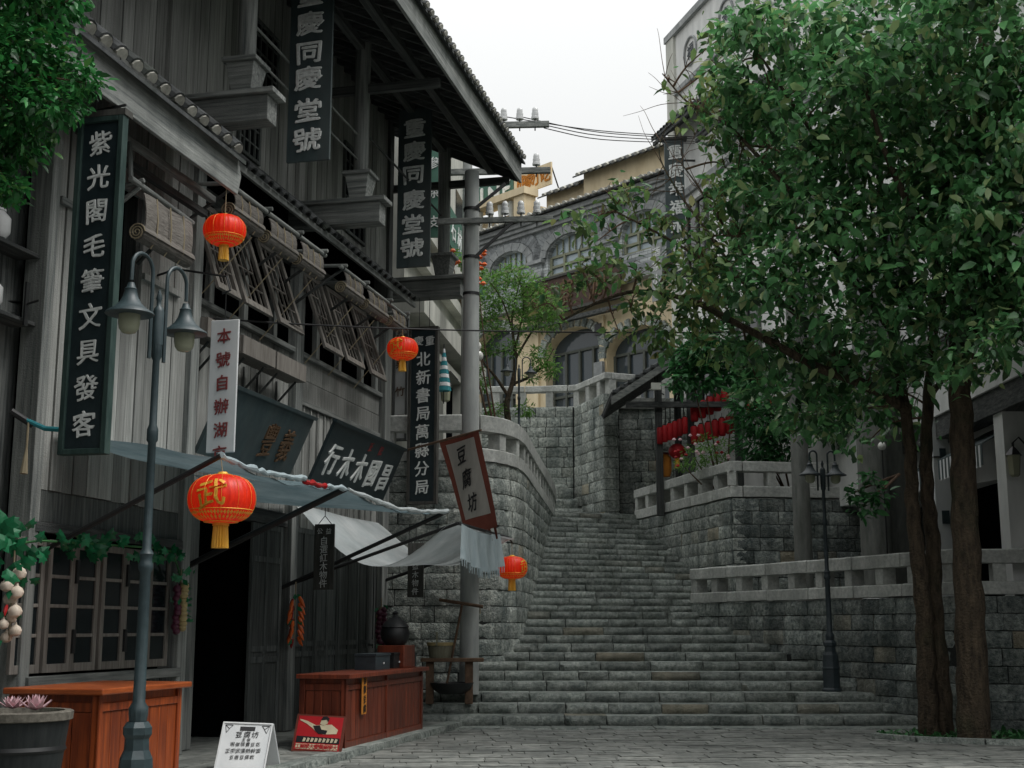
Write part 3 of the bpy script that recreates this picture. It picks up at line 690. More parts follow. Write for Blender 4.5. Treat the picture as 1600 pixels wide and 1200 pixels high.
# pent roof over bay one
def slab(m, s0, s1, o0, z0, o1, z1, t):
    return m.hexa([L(s0, o0, z0), L(s1, o0, z0), L(s1, o1, z1), L(s0, o1, z1), L(s0, o0, z0+t), L(s1, o0, z0+t), L(s1, o1, z1+t), L(s0, o1, z1+t)])
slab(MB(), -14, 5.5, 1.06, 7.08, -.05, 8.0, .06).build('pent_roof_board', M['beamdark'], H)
F1 = MB(); P = [L(-14, 1.1, 6.76), L(5.52, 1.1, 6.72), L(5.60, 1.1, 6.98), L(5.48, 1.1, 7.2), L(-14, 1.1, 7.22)]
F1.prism(P, -NL*.045).build('fascia_board', M['beam'], H)
for i in range(38):
    s = -8.4+i*.37

    MB().bar(L(s, .25, 7.72), L(s, 1.05, 7.04), .06, .08).build('rafter', M['beamdark'], H)
TV = MB()
for k in range(7):
    a = math.pi*k/6; TV.V += [Vector((math.cos(a)*.5, -.5, math.sin(a)*.5)), Vector((math.cos(a)*.5, .5, math.sin(a)*.5))]
for k in range(6): TV.F.append((2*k, 2*k+1, 2*k+3, 2*k+2))
ti = len(TV.V)
for k in range(7):
    a = math.pi*k/6; TV.V += [Vector((math.cos(a)*.36, -.5, math.sin(a)*.36)), Vector((math.cos(a)*.36, .5, math.sin(a)*.36))]
for k in range(6): TV.F.append((ti+2*k+2, ti+2*k+3, ti+2*k+1, ti+2*k))
for k in range(6): TV.F.append((2*k, 2*k+2, ti+2*k+2, ti+2*k))
TV.M = [0]*len(TV.F)
TILE = bpy.data.meshes.new('roof_tile'); TILE.from_pydata(TV.V, [], TV.F); TILE.materials.append(M['tile'])
PE = MB(); PE.lathe((0, 0, 0), [(.40, -.5), (.40, .5)], 10); PM = bpy.data.meshes.new('tile_plug')
PM.from_pydata([Vector((v.x, v.z*.2-.47, max(v.y, -.12))) for v in PE.V], [], PE.F); PM.materials.append(M['tileend'])
def tiles(parent, s0, s1, sp, o_eave, z_eave, slope, rows=3, wt=.2, ln=.3, plug=True):
    dv = (NL*-1+ZA*slope).normalized(); up = UL.cross(dv)
    if up.z < 0: up = -up
    n = int((s1-s0)/sp)
    for i in range(n):
        s = s0+sp*(i+.5)
        for r_ in range(rows):
            c = L(s+rnd.uniform(-.012, .012), o_eave, z_eave)+dv*(ln*.42+r_*ln*.85)+up*(.02*r_ if 0 else .0+rnd.uniform(0, .012))
            inst('roof_tile', TILE, frame(c, UL, dv, up, wt, ln, wt*.85), parent)
            if r_ == 0 and plug: inst('tile_plug', PM, frame(c+up*.004, UL, dv, up, wt*.9, ln, wt*.8), parent)
tiles(H, 1.2, 5.5, .3, 1.17, 7.20, .83, 2, .24, .3)
slab(MB(), -14, 5.5, 1.2, 7.08, 1.0, 7.25, .05).build('tile_bed', M['tile'], H)
# second pent roof
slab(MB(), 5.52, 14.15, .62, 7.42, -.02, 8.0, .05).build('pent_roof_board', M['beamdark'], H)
MB().bar(L(5.52, .62, 7.46), L(14.15, .62, 7.46), .05, .09).build('eave_board', M['beam'], H)
tiles(H, 5.6, 14.1, .27, .66, 7.5, .9, 2, .2, .3, plug=False)
MB().bar(L(5.6, .02, 8.02), L(14.2, .02, 8.02), .1, .09).build('beam', M['beam'], H)
# upper storey
planks(H, -3, 14.3, 8.06, 11.3, 0, .21); 
lb('post', 'beamdark', 14.28, 14.5, -.2, .06, 8.05, 11.2)
for s in (5.6, 9.85): lb('post', 'plank', s, s+.22, .0, .07, 8.06, 11.2)
def lattice(s0, s1, z0, z1, o=.03):
    m = MB(); LB(m, s0, s1, o-.025, o-.015, z0, z1); f = m.build('window_opening', M['dark'], H); g = MB(); e = .05
    for a in ((s0, s0+e, z0, z1), (s1-e, s1, z0, z1), (s0+e, s1-e, z0, z0+e), (s0+e, s1-e, z1-e, z1)): LB(g, a[0], a[1], o-.02, o+.02, a[2], a[3])
    g.build('window_frame', M['plankdark'], f); n = 3
    for i in range(1, n+1): x = s0+(s1-s0)*i/(n+1); LB(MB(), x-.012, x+.012, o-.016, o+.012, z0+e, z1-e).build('lattice_bar', M['plankdark'], f)
    for i in range(1, 5): z = z0+(z1-z0)*i/5; LB(MB(), s0+e, s1-e, o-.014, o+.008, z-.012, z+.012).build('lattice_bar', M['plankdark'], f)
a_ = wall(370, 200); b_ = wall(398, 250); lattice(a_[0], b_[0]+.1, 8.2, 9.4)
lattice(11.9, 13.0, 8.3, 9.9); lattice(12.0-3.9, 12.9-3.9, 9.2, 10.4)
# outrigger beams, posts and their bucket shaped bases
for s in (1.54, 5.76, 9.98, 14.64):
    lb('outrigger_beam', 'beam', s-.14, s+.14, -.1, 1.40, 7.70, 8.03); lb('beam_cap', 'beam', s-.2, s+.2, -.1, 1.49, 8.032, 8.10)
    def fr(m, c, w0, w1, z0, z1): return m.hexa([L(s-w0, c-w0, z0), L(s+w0, c-w0, z0), L(s+w0, c+w0, z0), L(s-w0, c+w0, z0), L(s-w1, c-w1, z1), L(s+w1, c-w1, z1), L(s+w1, c+w1, z1), L(s-w1, c+w1, z1)])
    fr(MB(), 1.03, .13, .19, 8.102, 8.47).build('post_base', M['beam'], H); fr(MB(), 1.03, .23, .23, 8.472, 8.53).build('post_base_cap', M['beam'], H)
    MB().tube([L(s, 1.03, 8.53), L(s, 1.03, 10.75)], [.115, .125], 12).build('balcony_post', M['beam'], H, smooth=True)
    MB().bar(L(s, .0, 9.92), L(s, 2.3, 9.92), .1, .14).build('tie_beam', M['beamdark'], H)
pole(L(5.76, 1.0, 9.15), L(9.98, 1.0, 9.15), .02, name='handrail'); pole(L(5.76, 1.0, 8.75), L(9.98, 1.0, 8.75), .018, name='handrail')
pole(L(9.98, 1.0, 9.3), L(14.64, 1.0, 9.3), .02, 'beamdark', 'handrail')
# big roof
RS = .46
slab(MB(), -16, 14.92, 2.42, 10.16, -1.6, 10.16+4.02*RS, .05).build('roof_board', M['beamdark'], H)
MB().bar(L(-16, 2.45, 10.17), L(14.95, 2.45, 10.17), .05, .42).build('fascia_board', M['beam'], H)
MB().prism([L(14.95, 2.4, 9.98), L(14.95, 2.4, 10.36), L(14.95, -1.4, 10.36+3.8*RS), L(14.95, -1.4, 9.98+3.8*RS)], UL*-.05).build('barge_board', M['beamdark'], H)
n = 46
for i in range(n):
    s = -2+i*.365; MB().bar(L(s, 2.38, 10.10), L(s, -.02, 10.10+2.4*RS), .07, .1).build('rafter', M['beamdark'], H)
for o_ in (1.03, 1.9): MB().bar(L(-16, o_, 9.98+(2.42-o_)*RS), L(14.9, o_, 9.98+(2.42-o_)*RS), .13, .14).build('purlin', M['beamdark'], H)
tiles(H, 4.9, 14.95, .235, 2.56, 10.36, RS, 3, .17, .3)
slab(MB(), -16, 14.95, 2.55, 10.32, -1.6, 10.32+4.15*RS, .04).build('tile_bed', M['tile'], H)
# timber platform edge
plat = tag(MB().box(L, -12, 14.6, -1.5, 1.92, -.04, .11).build('platform', M['pave']), kind='structure')
s = -4
while s < 13.4:
    ln = rnd.uniform(.5, .9); c = L(s+ln/2, 1.98, .045)
    inst('kerb_stone', rnd.choice(STEP), frame(c, UL, -NL, ZA, ln-.01, .26, .16), plat); s += ln
for i in range(60):
    s = 3+(i % 20)*.55; o_ = 1.62-(i//20)*.42; inst('paving_stone', rnd.choice(PV), frame(L(s, o_, .085), UL, -ZA, NL*1, .53, .07, .40), plat)
# recess with shelves at the far left
lb('shelf', 'beamdark', 1.5, 2.9, -.05, .22, 4.55, 4.59); lb('shelf', 'beamdark', 1.5, 2.9, -.05, .22, 5.25, 5.29)
# close the far end of the upper window band
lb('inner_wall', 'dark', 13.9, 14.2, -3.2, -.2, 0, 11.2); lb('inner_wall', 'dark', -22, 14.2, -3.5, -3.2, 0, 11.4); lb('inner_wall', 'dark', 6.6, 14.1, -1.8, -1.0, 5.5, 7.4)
def perp(px, py, sv):
    a, b, d = ray(px, py); t = (sv+OL.x*UL.x+OL.y*UL.y)/(a*UL.x+b*UL.y)
    x, y = a*t, b*t; return ((x-OL.x)*NL.x+(y-OL.y)*NL.y, EYE+d*t)
# ================================================================== signboards
def board(label, s, o0, o1, z0, z1, mt, th=.06, frame_=None, fw=.05, fmat='woodframe', name='signboard', cat='signboard', group=None):
    t_ = thing(name, L(s, (o0+o1)/2, z0), label, cat, group)
    LB(MB(), s, s+th, o0, o1, z0, z1).build('panel', M[mt], t_)
    if frame_:
        f = frame_; m = MB(); a = s-.035; b = s+th+.02
        LB(m, a, b, o0-fw, o0, z0-fw, z1+fw); LB(m, a, b, o1, o1+fw, z0-fw, z1+fw); LB(m, a, b, o0, o1, z0-fw, z0); LB(m, a, b, o0, o1, z1, z1+fw)
        m.build('frame', M[fmat], t_)
    return t_
def hang(t_, s, o, z0, z1, r=.006, mt='iron', name='hanger'): MB().tube([L(s, o, z0), L(s, o, z1)], r, 5).build(name, M[mt], t_)
# A
t = board('tall dark signboard with worn green frame and nine white characters at the left', 2.62, .80, 1.19, 3.26, 6.52, 'blackboard', .05, True, .055, 'greenframe')
LB(MB(), 2.585, 2.74, .73, 1.26, 6.577, 6.64).build('frame_cap', M['woodframe'], t)
column(t, '紫光閣毛筆文具發客', L(2.612, .995, 6.48), L(2.612, .995, 3.32), NL, .255, M['letter'], bold=.012)
MB().bar(L(2.7, .25, 6.62), L(2.7, 1.2, 6.72), .02, .02).build('hanger', M['iron'], t)
# big upper
t = board('largest grey-green signboard with white characters, cut by the top edge of the picture', 7.0, 1.07, 1.67, 7.66, 11.25, 'greyboard', .05)
for ch, px, py in zip('重慶同慶堂號', (485, 484, 483, 481, 481, 480), (-8, 36, 82, 122, 172, 218)): o_, z_ = perp(px, py, 6.99); write(t, ch, L(6.99, o_, z_), NL, ZA, .335, M['letter'], bold=.02, sx=1.22, shear=.05)
hang(t, 7.02, 1.3, 11.25, 12)
t = board('second grey-green signboard repeating the same white characters, below the roof corner', 12.5, .80, 1.40, 7.72, 10.61, 'greyboard', .05)
for ch, px, py in zip('重慶同慶堂號', (648, 647, 646, 646, 645, 644), (200, 236, 273, 312, 350, 387)): o_, z_ = perp(px, py, 12.49); write(t, ch, L(12.49, o_, z_), NL, ZA, .36, M['letter'], bold=.02, sx=1.18, shear=.05)
hang(t, 12.52, 1.1, 10.61, 11)
# B
t = board('dark vertical signboard with a grey frame in front of the stone wall, ten white characters', 14.5, .46, .93, 3.86, 7.08, 'blackboard', .08, True, .05, 'woodframe')
write(t, '慶', L(14.49, .60, 6.86), NL, ZA, .19, M['letter'], bold=.012); write(t, '重', L(14.49, .82, 6.86), NL, ZA, .19, M['letter'], bold=.012)
column(t, '北新書局萬縣分局', L(14.49, .70, 6.68), L(14.49, .69, 3.95), NL, .285, M['letter'], bold=.012)
hang(t, 14.52, .6, 7.13, 7.7); hang(t, 14.52, .8, 7.13, 7.7)
# narrow framed one beside
t = board('narrow cream sign in a black frame hanging left of the long dark signboard', 15.6, -.22, .0, 5.2, 7.6, 'white', .04, True, .05, 'beamdark')
column(t, '仙果竹酒', L(15.59, -.11, 7.5), L(15.59, -.11, 5.3), NL, .2, M['gilt'], bold=.01)
# white sign
t = board('narrow white signboard with dark red brush characters above the big lantern', 5.2, .98, 1.33, 3.55, 5.10, 'white', .03)
column(t, '本號自辦湖京', L(5.19, 1.155, 5.04), L(5.19, 1.155, 3.40), NL, .185, M['letterred'], bold=.012)
hang(t, 5.21, 1.15, 5.1, 5.45); 
MB().tube([L(5.21, .0, 5.62), L(5.21, .5, 5.75), L(5.21, 1.15, 5.62), L(5.21, 1.2, 5.45), L(5.21, 1.1, 5.42)], .014, 6).build('iron_arm', M['iron'], t)
# plaques leaning out from the facade
def plaque(label, c, right, w_, h_, tilt, roll, mt, th=.05, edge='woodframe'):
    c = Vector(c); up = (ZA*math.cos(tilt)+NL*math.sin(tilt)).normalized(); rt = Vector(right)
    q = Matrix.Rotation(roll, 3, rt.cross(up)); rt = q @ rt; up = q @ up; out = rt.cross(up)
    t_ = thing('plaque', c-up*h_/2, label, 'signboard')
    F = lambda a, b, d: c+rt*a+up*b+out*d
    MB().box(F, -w_/2, w_/2, -h_/2, h_/2, -th, 0).build('panel', M[mt], t_)
    m = MB(); MB.box(m, F, -w_/2-.04, w_/2+.04, h_/2, h_/2+.05, -th, .03); m.build('top_edge', M[mt], t_)
    return t_, F, rt, up
t, F, rt, up = plaque('tilted slate board with two faded brown characters behind the white sign', L(7.75, .50, 4.13), UL, 2.9, .92, R(24), R(0), 'greyboard')
write(t, '豐', F(.30, -.02, .002), rt, up, .5, M['gilt'], sx=.8, bold=.004); write(t, '義', F(.88, -.02, .002), rt, up, .5, M['gilt'], sx=.8, bold=.004)
t, F, rt, up = plaque('tilted black board with five white brush characters under the upper windows', L(11.75, .50, 4.22), UL, 3.4, .95, R(24), R(0), 'blackboard')
for i, ch in enumerate('行木木國昌'): write(t, ch, F(-1.25+i*.63, -.08, .002), rt, up, .52, M['letter'], sx=.95, bold=.012)
for i, ch in enumerate('正記'): write(t, ch, F(.1+i*.5, .32, .002), rt, up, .17, M['letterred'], bold=.02)
# small hanging boards
def small(label, s, o0, o1, z0, z1, txt, top=''):
    t_ = board(label, s, o0, o1, z0, z1, 'woodframe', .035); n = len(txt)
    column(t_, txt, L(s-.006, (o0+o1)/2, z1-.18), L(s-.006, (o0+o1)/2, z0+.03), NL, .125, M['letter'], bold=.0)
    for i, ch in enumerate(top): write(t_, ch, L(s-.006, o0+(o1-o0)*(.28+.44*i), z1-.1), NL, ZA, .09, M['letter'], bold=.0)
    for o_ in (o0+.05, o1-.05): MB().tube([L(s+.015, o_, z1), L(s+.015, (o0+o1)/2, z1+.12)], .006, 5).build('hanger', M['iron'], t_)
    hang(t_, s+.015, (o0+o1)/2, z1+.12, z1+.26)
small('small dark hanging board with pale characters below the first awning', 9.5, .62, .92, 2.13, 3.07, '自選紅木物件', '公益')
small('small dark hanging board against the stone wall, partly behind the awning cloth', 13.2, .86, 1.14, 2.10, 3.02, '公益木物件')
# ================================================================== awnings
A = L(3.25, 2.11, 3.24); B = L(6.7, 2.12, 3.27); C = L(9.85, 2.52, 3.25); D = L(10.05, 2.62, 3.09); E_ = L(13.75, 2.5, 3.13)
def cloth(m, P00, P10, P01, P11, sag, n=16, wob=.012, sagv=0):
    def f(u, v):
        p = P00*(1-u)*(1-v)+P10*u*(1-v)+P01*(1-u)*v+P11*u*v
        s_ = sag*math.sin(math.pi*u)+sagv*math.sin(math.pi*v)+.02*abs(math.sin(u*11+v*2))*v+.012*math.sin(23*u+9*v)*v
        return p-ZA*(s_)+ZA*wob*math.sin(9*u+5*v)*math.sin(7*v+3)
    return m.grid(f, n, n)
aw = thing('awning', L(5, 0, 3.3), 'blue-grey canvas awning on poles above the doorway and window', 'awning')
cloth(MB(), L(3.25, .3, 3.55), L(6.7, .05, 3.60), A, B, .10).build('canvas', M['cloth'], aw, smooth=True)
def roll(parent, p, q, sag, r0, mt, name='rolled_edge', n=22, seed=1):
    rr = random.Random(seed); P = []; Rr = []
    for i in range(n+1):
        t_ = i/n; P.append(p.lerp(q, t_)-ZA*(sag*math.sin(math.pi*t_)+rr.uniform(-.012, .012))); Rr.append(r0*rr.uniform(.6, 1.4))
    return MB().tube(P, Rr, 8).build(name, M[mt], parent, smooth=True)
roll(aw, A, A.lerp(B, .62), .05, .03, 'clothpale'); roll(aw, A.lerp(B, .62)-ZA*.05, A.lerp(B, .80)-ZA*.03, 0, .03, 'flagred' if 'flagred' in M else 'chili', seed=3, n=8); roll(aw, A.lerp(B, .80)-ZA*.03, B, 0, .028, 'clothpale', seed=4, n=9)
pole(L(3.25, .25, 2.35), A+ZA*.0, .028, 'iron', 'support_pole', aw); pole(L(6.68, .0, 2.32), B, .04, 'iron', 'support_pole', aw)
aw2 = thing('awning', L(8.3, 0, 3.3), 'middle grey canvas awning with a white rolled front edge', 'awning')
cloth(MB(), L(6.75, .05, 3.50), L(9.8, .05, 3.42), B+ZA*.01, C, .13).build('canvas', M['cloth'], aw2, smooth=True)
roll(aw2, B+UL*.1, C, .10, .032, 'clothwhite', seed=7)
pole(L(9.81, .0, 2.17), C, .03, 'iron', 'support_pole', aw2)
aw3 = thing('awning', L(12, 0, 3.1), 'sagging white canvas awning at the corner with a fringed cloth at its front', 'awning')
def f3(u, v):
    p = L(10.0+3.9*u, .08+2.5*v, 3.42*(1-v)+3.10*v); return p-ZA*(.78*math.sin(math.pi*min(1, v*1.02))**1.1*(1-.25*u))+ZA*.01*math.sin(8*u+6*v)
MB().grid(f3, 16, 20).build('canvas', M['clothwhite'], aw3, smooth=True)
pole(L(9.95, .0, 2.2), D, .026, 'iron', 'support_pole', aw3); pole(L(14.2, .1, 2.42), E_, .03, 'iron', 'support_pole', aw3); pole(D, E_, .022, 'iron', 'support_pole', aw3)
def fv(u, v):
    p = D.lerp(E_, .02+.74*u); amp = .05*v
    return p+NL*(.04+amp*math.sin(u*26)+.05*v)-ZA*(v*(.52+.08*math.sin(u*3.1))+(.06*math.sin(u*math.pi)))+UL*(-.25*v*(1 if u < .1 else 0))
MB().grid(fv, 60, 8).build('fringed_cloth', M['clothpale'], aw3, smooth=True)
m = MB()
for i in range(44):
    u = (i+.5)/44; p = fv(u, 1); q = p+Vector((rnd.uniform(-.01, .01), 0, -.10)); w_ = UL*.022
    m.prism([p-w_+ZA*.01, p+w_+ZA*.01, q+w_*.4, q-w_*.4], NL*.008)
tag(m.build('fringe', M['clothpale'], aw3), kind='stuff')
# flag banner
fl = thing('flag_banner', L(14.0, 1.2, 3.1), 'cream flag banner with brown border and three black characters on a slanted pole', 'flag')
fa = L(*(14.0,)+perp(600, 713, 14.0)); fb_ = L(*(12.2,)+perp(752, 672, 12.2))
pole(fa, fb_, .022, 'twig', 'flag_pole', fl)
def flagpt(u, v):
    # px corner interpolation on a hanging plane that leans with the wind
    tl, tr, bl, br = L(12.95, *perp(686, 690, 12.95)), L(12.25, *perp(749, 674, 12.25)), L(12.7, *perp(729, 838, 12.7)), L(12.0, *perp(777, 822, 12.0))
    p = tl*(1-u)*(1-v)+tr*u*(1-v)+bl*(1-u)*v+br*u*v
    return p+UL*(.05*math.sin(5*u+4*v))-NL*.06*math.sin(math.pi*v)*0
MB().grid(flagpt, 12, 16).build('border_cloth', M['flagbrown'], fl, smooth=True)
MB().grid(lambda u, v: flagpt(.13+.74*u, .05+.80*v)-UL*.012, 12, 16).build('banner_cloth', M['flagcloth'], fl, smooth=True)
for i in range(5): 
    a = .1+i*.19; MB().prism([flagpt(a, .99), flagpt(a+.09, .99), flagpt(a+.08, 1.12), flagpt(a+.02, 1.12)], UL*.006).build('tail', M['flagbrown'], fl)
du = (flagpt(.7, .3)-flagpt(.3, .3)).normalized(); dvv = (flagpt(.5, .2)-flagpt(.5, .5)).normalized()
for i, ch in enumerate('豆腐坊'): write(fl, ch, flagpt(.47, .2+.25*i)-UL*.035, du, (dvv-du*dvv.dot(du)).normalized(), .33, M['ink'], bold=.012, extr=.004)
# ================================================================== lanterns
def lantern(label, c, D_, string_to, ch=None, far=False):
    c = Vector(c); t_ = thing('red_lantern', c-ZA*D_*.7, label, 'lantern', 'red paper lanterns with gold tassels'); r = D_/2; hh = .36*D_
    prof = []; n = 18
    for i in range(n+1):
        a = -math.pi/2+math.pi*i/n; rr = r*max(.22, math.cos(a)**.62 if math.cos(a) > 0 else 0); prof.append((rr, hh*math.sin(a)))
    NR = 28
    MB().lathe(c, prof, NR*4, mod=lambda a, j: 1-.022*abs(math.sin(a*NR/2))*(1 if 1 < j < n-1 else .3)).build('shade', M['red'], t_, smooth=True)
    def surf(a, zz, e=1.012):
        x = max(-1, min(1, zz/hh)); b = math.asin(x); rr = r*max(.22, math.cos(b)**.62)*e; return c+Vector((rr*math.cos(a), rr*math.sin(a), zz))
    for k in range(12):
        a = 2*math.pi*k/12+.2; MB().tube([surf(a, hh*math.sin(-1.35+2.7*i/12)) for i in range(13)], .0016*D_/.6, 4).build('gold_rib', M['gold'], t_)
    m = MB()
    for j, zf in enumerate((-.62, -.80)):
        for k in range(56 if j == 0 else 40):
            nn = 56 if j == 0 else 40; a = 2*math.pi*k/nn; h_ = .06+.045*abs(math.sin(k*.7854)); P = [surf(a, hh*(zf-h_)), surf(a+.05, hh*zf), surf(a, hh*(zf+h_)), surf(a-.05, hh*zf)]
            m.prism(P, (P[0]+P[2]-2*c).normalized()*.002)
    m.tube([surf(2*math.pi*k/48, hh*-.95, 1.02) for k in range(49)], .007*D_/.6, 5); m.tube([surf(2*math.pi*k/48, hh*-.48, 1.005) for k in range(49)], .004*D_/.6, 5)
    m.build('gold_pattern', M['gold'], t_)
    cap = .26*r
    MB().lathe(c+ZA*hh*.93, [(cap*1.15, 0), (cap*1.15, .03*D_), (cap*.6, .045*D_), (cap*.5, .07*D_)], 20).build('top_cap', M['gold'], t_)
    MB().lathe(c-ZA*hh*1.12, [(cap*.95, .07*D_), (cap*.95, 0)], 20).build('bottom_ring', M['gold'], t_)
    MB().lathe(c-ZA*hh*1.12, [(cap*.85, 0), (cap*.9, -.1*D_), (cap*1.0, -.33*D_)], 36, mod=lambda a, j: 1-.14*abs(math.sin(a*9))).build('tassel', M['gold'], t_)
    MB().tube([c+ZA*hh*1.05, Vector(string_to)], .005, 4).build('cord', M['rope'], t_)
    if ch:
        a0 = ch[1]; v0 = .12*hh
        def proj(v):
            d = v-c; ang = a0+d.x/r*1.08; e = 1.03+.02*(abs(d.y)); return surf(ang, max(-.9*hh, min(.9*hh, d.z+v0)), e)
        write(t_, ch[0], c, Vector((1, 0, 0)), ZA, .44*D_, M['gold'], bold=.014, extr=.004, project=proj, sx=1.05, shear=.2)
    return t_
lantern('biggest red lantern, hanging from the nearest awning pole in front of the doorway', L(3.25, 2.14, 2.82), .645, A, ('武', R(-97)))
o_, z_ = perp(351, 360, 5.3); lantern('topmost red lantern, hanging below the end of the tiled fascia', L(5.3, o_, z_), .5, L(5.3, o_, 6.85))
o_, z_ = perp(629, 545, 12); lantern('small red lantern with a gold character hanging from the black cable', L(12, o_, z_), .52, at(629, 514, 21.4), ('武', R(-112)))
o_, z_ = perp(800, 887, 14); lantern('lowest small red lantern, in front of the curved stone wall', L(14, o_, z_), .54, L(14, o_, z_+.45), ('武', R(-30)))
pole(E_, L(14, o_, z_+.44), .012, 'iron', 'lantern_hook', aw3)
# ================================================================== bamboo blinds
def blind(label, s0, s1, o, z, drop, r=.105):
    t_ = thing('rolled_blind', L((s0+s1)/2, o, z-drop-.2), label, 'blind', 'rolled bamboo blinds under the eaves')
    def f(u, v): return L(s0+(s1-s0)*u, o+.03+.03*math.sin(v*2.5)+.015*math.sin(u*9+v), z-drop*v)
    m = MB().grid(f, 14, 6); m.grid(lambda u, v: f(u, v)-NL*.012, 14, 6, True); m.build('slat_sheet', M['blind'], t_, smooth=True)
    P = []; n = 46
    for k in range(n+1):
        a = k/n*math.pi*6.5; rr = r*(1-.8*k/n); P.append((rr*math.cos(a), rr*math.sin(a)))
    cz = z-drop-r*.4; V = []
    for s in (s0-.03, s1+.03):
        for x, y_ in P: V.append(L(s, o-.02+x, cz+y_))
    MB().add(V, [(i, i+1, n+2+i, n+1+i) for i in range(n)]).build('roll', M['blind'], t_, smooth=True)
    MB().tube([L(s0-.02, o-.02, cz), L(s1+.02, o-.02, cz)], r*.86, 16).build('roll_core', M['blind'], t_)
    MB().tube([L(s0-.03, o-.02+rr_*math.cos(a_), cz+rr_*math.sin(a_)) for a_, rr_ in [(k*.5, r*(.92-.8*k/34)) for k in range(35)]], .008, 5).build('spiral_edge', M['rope'], t_)
    for q in (.22, .5, .78):
        s = s0+(s1-s0)*q; MB().tube([L(s, o+.05, z), L(s, o+.075, z-drop*.6), L(s, o+.07, cz), L(s, o-.0, cz-r-.01)], .009, 5).build('tie_cord', M['rope'], t_)
for i, (a, b, z, d) in enumerate(((3.8, 4.9, 6.2, .40), (5.95, 6.82, 6.93, .20), (7.06, 7.96, 6.93, .22), (8.16, 8.98, 6.93, .22), (9.9, 10.7, 6.95, .2), (10.97, 11.9, 6.94, .2), (12.2, 12.94, 6.93, .18))):
    lab = ['rolled bamboo blind nearest the tall green-framed sign, lower than the rest', 'rolled bamboo blind directly behind the topmost lantern', 'second rolled blind right of the topmost lantern, spiral end showing', 'third rolled blind, last one before the middle post', 'first rolled blind right of the middle post', 'rolled blind in the middle of the right-hand three', 'smallest, farthest rolled blind at the house corner'][i]
    blind(lab, a, b, .8, z, d)
# planter shelves under the windows
def shelfbox(label, s0, s1, z0, z1, o0=.12, o1=.42):
    t_ = thing('planter_box', L((s0+s1)/2, .2, z0), label, 'planter box', 'wooden planter boxes under the upper windows')
    LB(MB(), s0, s1, o1-.025, o1, z0, z1).build('front_board', M['sash'], t_); LB(MB(), s0, s1, o0, o1-.03, z0, z0+.03).build('bottom_board', M['sash'], t_)
    for s in (s0, s1-.025): LB(MB(), s, s+.025, o0, o1-.026, z0+.03, z1).build('end_board', M['sash'], t_)
    for s in (s0+.2, s1-.2):
        MB().bar(L(s, .03, z0-.35), L(s, o1-.08, z0-.02), .03, .03).build('bracket', M['beamdark'], t_); LB(MB(), s-.015, s+.015, .02, .05, z0-.45, z0).build('bracket', M['beamdark'], t_)
shelfbox('short planter box left of the white sign', 6.25, 6.95, 5.17, 5.42); shelfbox('left one of the two joined planter boxes right of the white sign', 7.3, 8.36, 5.17, 5.42); shelfbox('right one of the two joined planter boxes right of the white sign', 8.42, 9.5, 5.17, 5.42)
# ================================================================== street lamps
def street_lamp(label, base, H_, arm, k=1., mt='lampgreen', extra=0):
    base = Vector(base); t_ = thing('street_lamp', base, label, 'street lamp'); a = Vector(arm); sc = H_/4.45
    def pr(P): return [(r*k, z*sc) for r, z in P]
    MB().lathe(base, pr([(.17, 0), (.17, .06), (.145, .09), (.145, .40), (.155, .43), (.145, .46), (.13, .66), (.10, .72), (.095, .80), (.115, .83), (.115, .88), (.085, .92)]), 8).build('base', M[mt], t_)
    MB().lathe(base, pr([(.066, .9), (.078, .98), (.078, 1.02), (.05, 1.06), (.044, 2.0), (.06, 2.03), (.06, 2.06), (.05, 2.08), (.05, 2.12), (.06, 2.14), (.037, 2.18), (.033, 2.98), (.047, 3.0), (.047, 3.08), (.032, 3.12), (.029, 3.62), (.044, 3.65), (.044, 3.74)]), 24, mod=lambda an, j: 1-.06*abs(math.sin(an*6))).build('post', M[mt], t_, smooth=True)
    MB().lathe(base, pr([(.048, 3.74), (.048, 4.0), (.04, 4.03), (.02, 4.05), (.02, 4.09), (.028, 4.11), (.006, 4.18)]), 14, mod=lambda an, j: 1-.1*abs(math.sin(an*3))).build('collar', M[mt], t_, smooth=True)
    for sg in (1, -1):
        e = a*sg; P = []
        el = e.length; ed = e.normalized(); r0 = el*.42
        P = [base+ed*(.10*k)+ZA*3.62*sc, base+ed*(.10*k)+ZA*4.28*sc]
        rr = (el-.10*k)/2
        for i in range(1, 12):
            an = math.pi*i/12; P.append(base+ed*(.10*k+rr*(1-math.cos(an)))+ZA*(4.28*sc+rr*1.0*math.sin(an)))
        P += [base+ed*el+ZA*4.17*sc]
        ar = MB().tube(P, .0165*k, 8).build('arm', M[mt], t_, smooth=True)
        cc = base+e+ZA*3.93*sc
        MB().lathe(cc, [(r*k, z*sc) for r, z in [(.186, -.03), (.195, -.025), (.19, -.012), (.135, .02), (.09, .06), (.062, .11), (.048, .16), (.052, .17), (.036, .185), (.026, .22)]], 24).build('lamp_shade', M[mt], t_, smooth=True)
        MB().lathe(cc-ZA*.02, [(r*k, z*sc) for r, z in [(.02, -.155), (.055, -.145), (.078, -.115), (.086, -.07), (.088, .0)]], 20, cap=True).build('lamp_globe', M['bulb'], t_, smooth=True)
    return t_
street_lamp('near blue-green street lamp with two bell shades in front of the house', (-2.74, 9.9, 0), 4.45, (.125, .33, 0), .93)
street_lamp('dark street lamp standing on the steps against the front right wall', (5.47, 23, .50), 4.25, (.235, .05, 0), 1, 'lampdark')
street_lamp('small double street lamp behind the curved balustrade beside the feathery tree', (.16, 29.5, 4.62), 3.1, (.27, .1, 0), .8, 'lampdark')
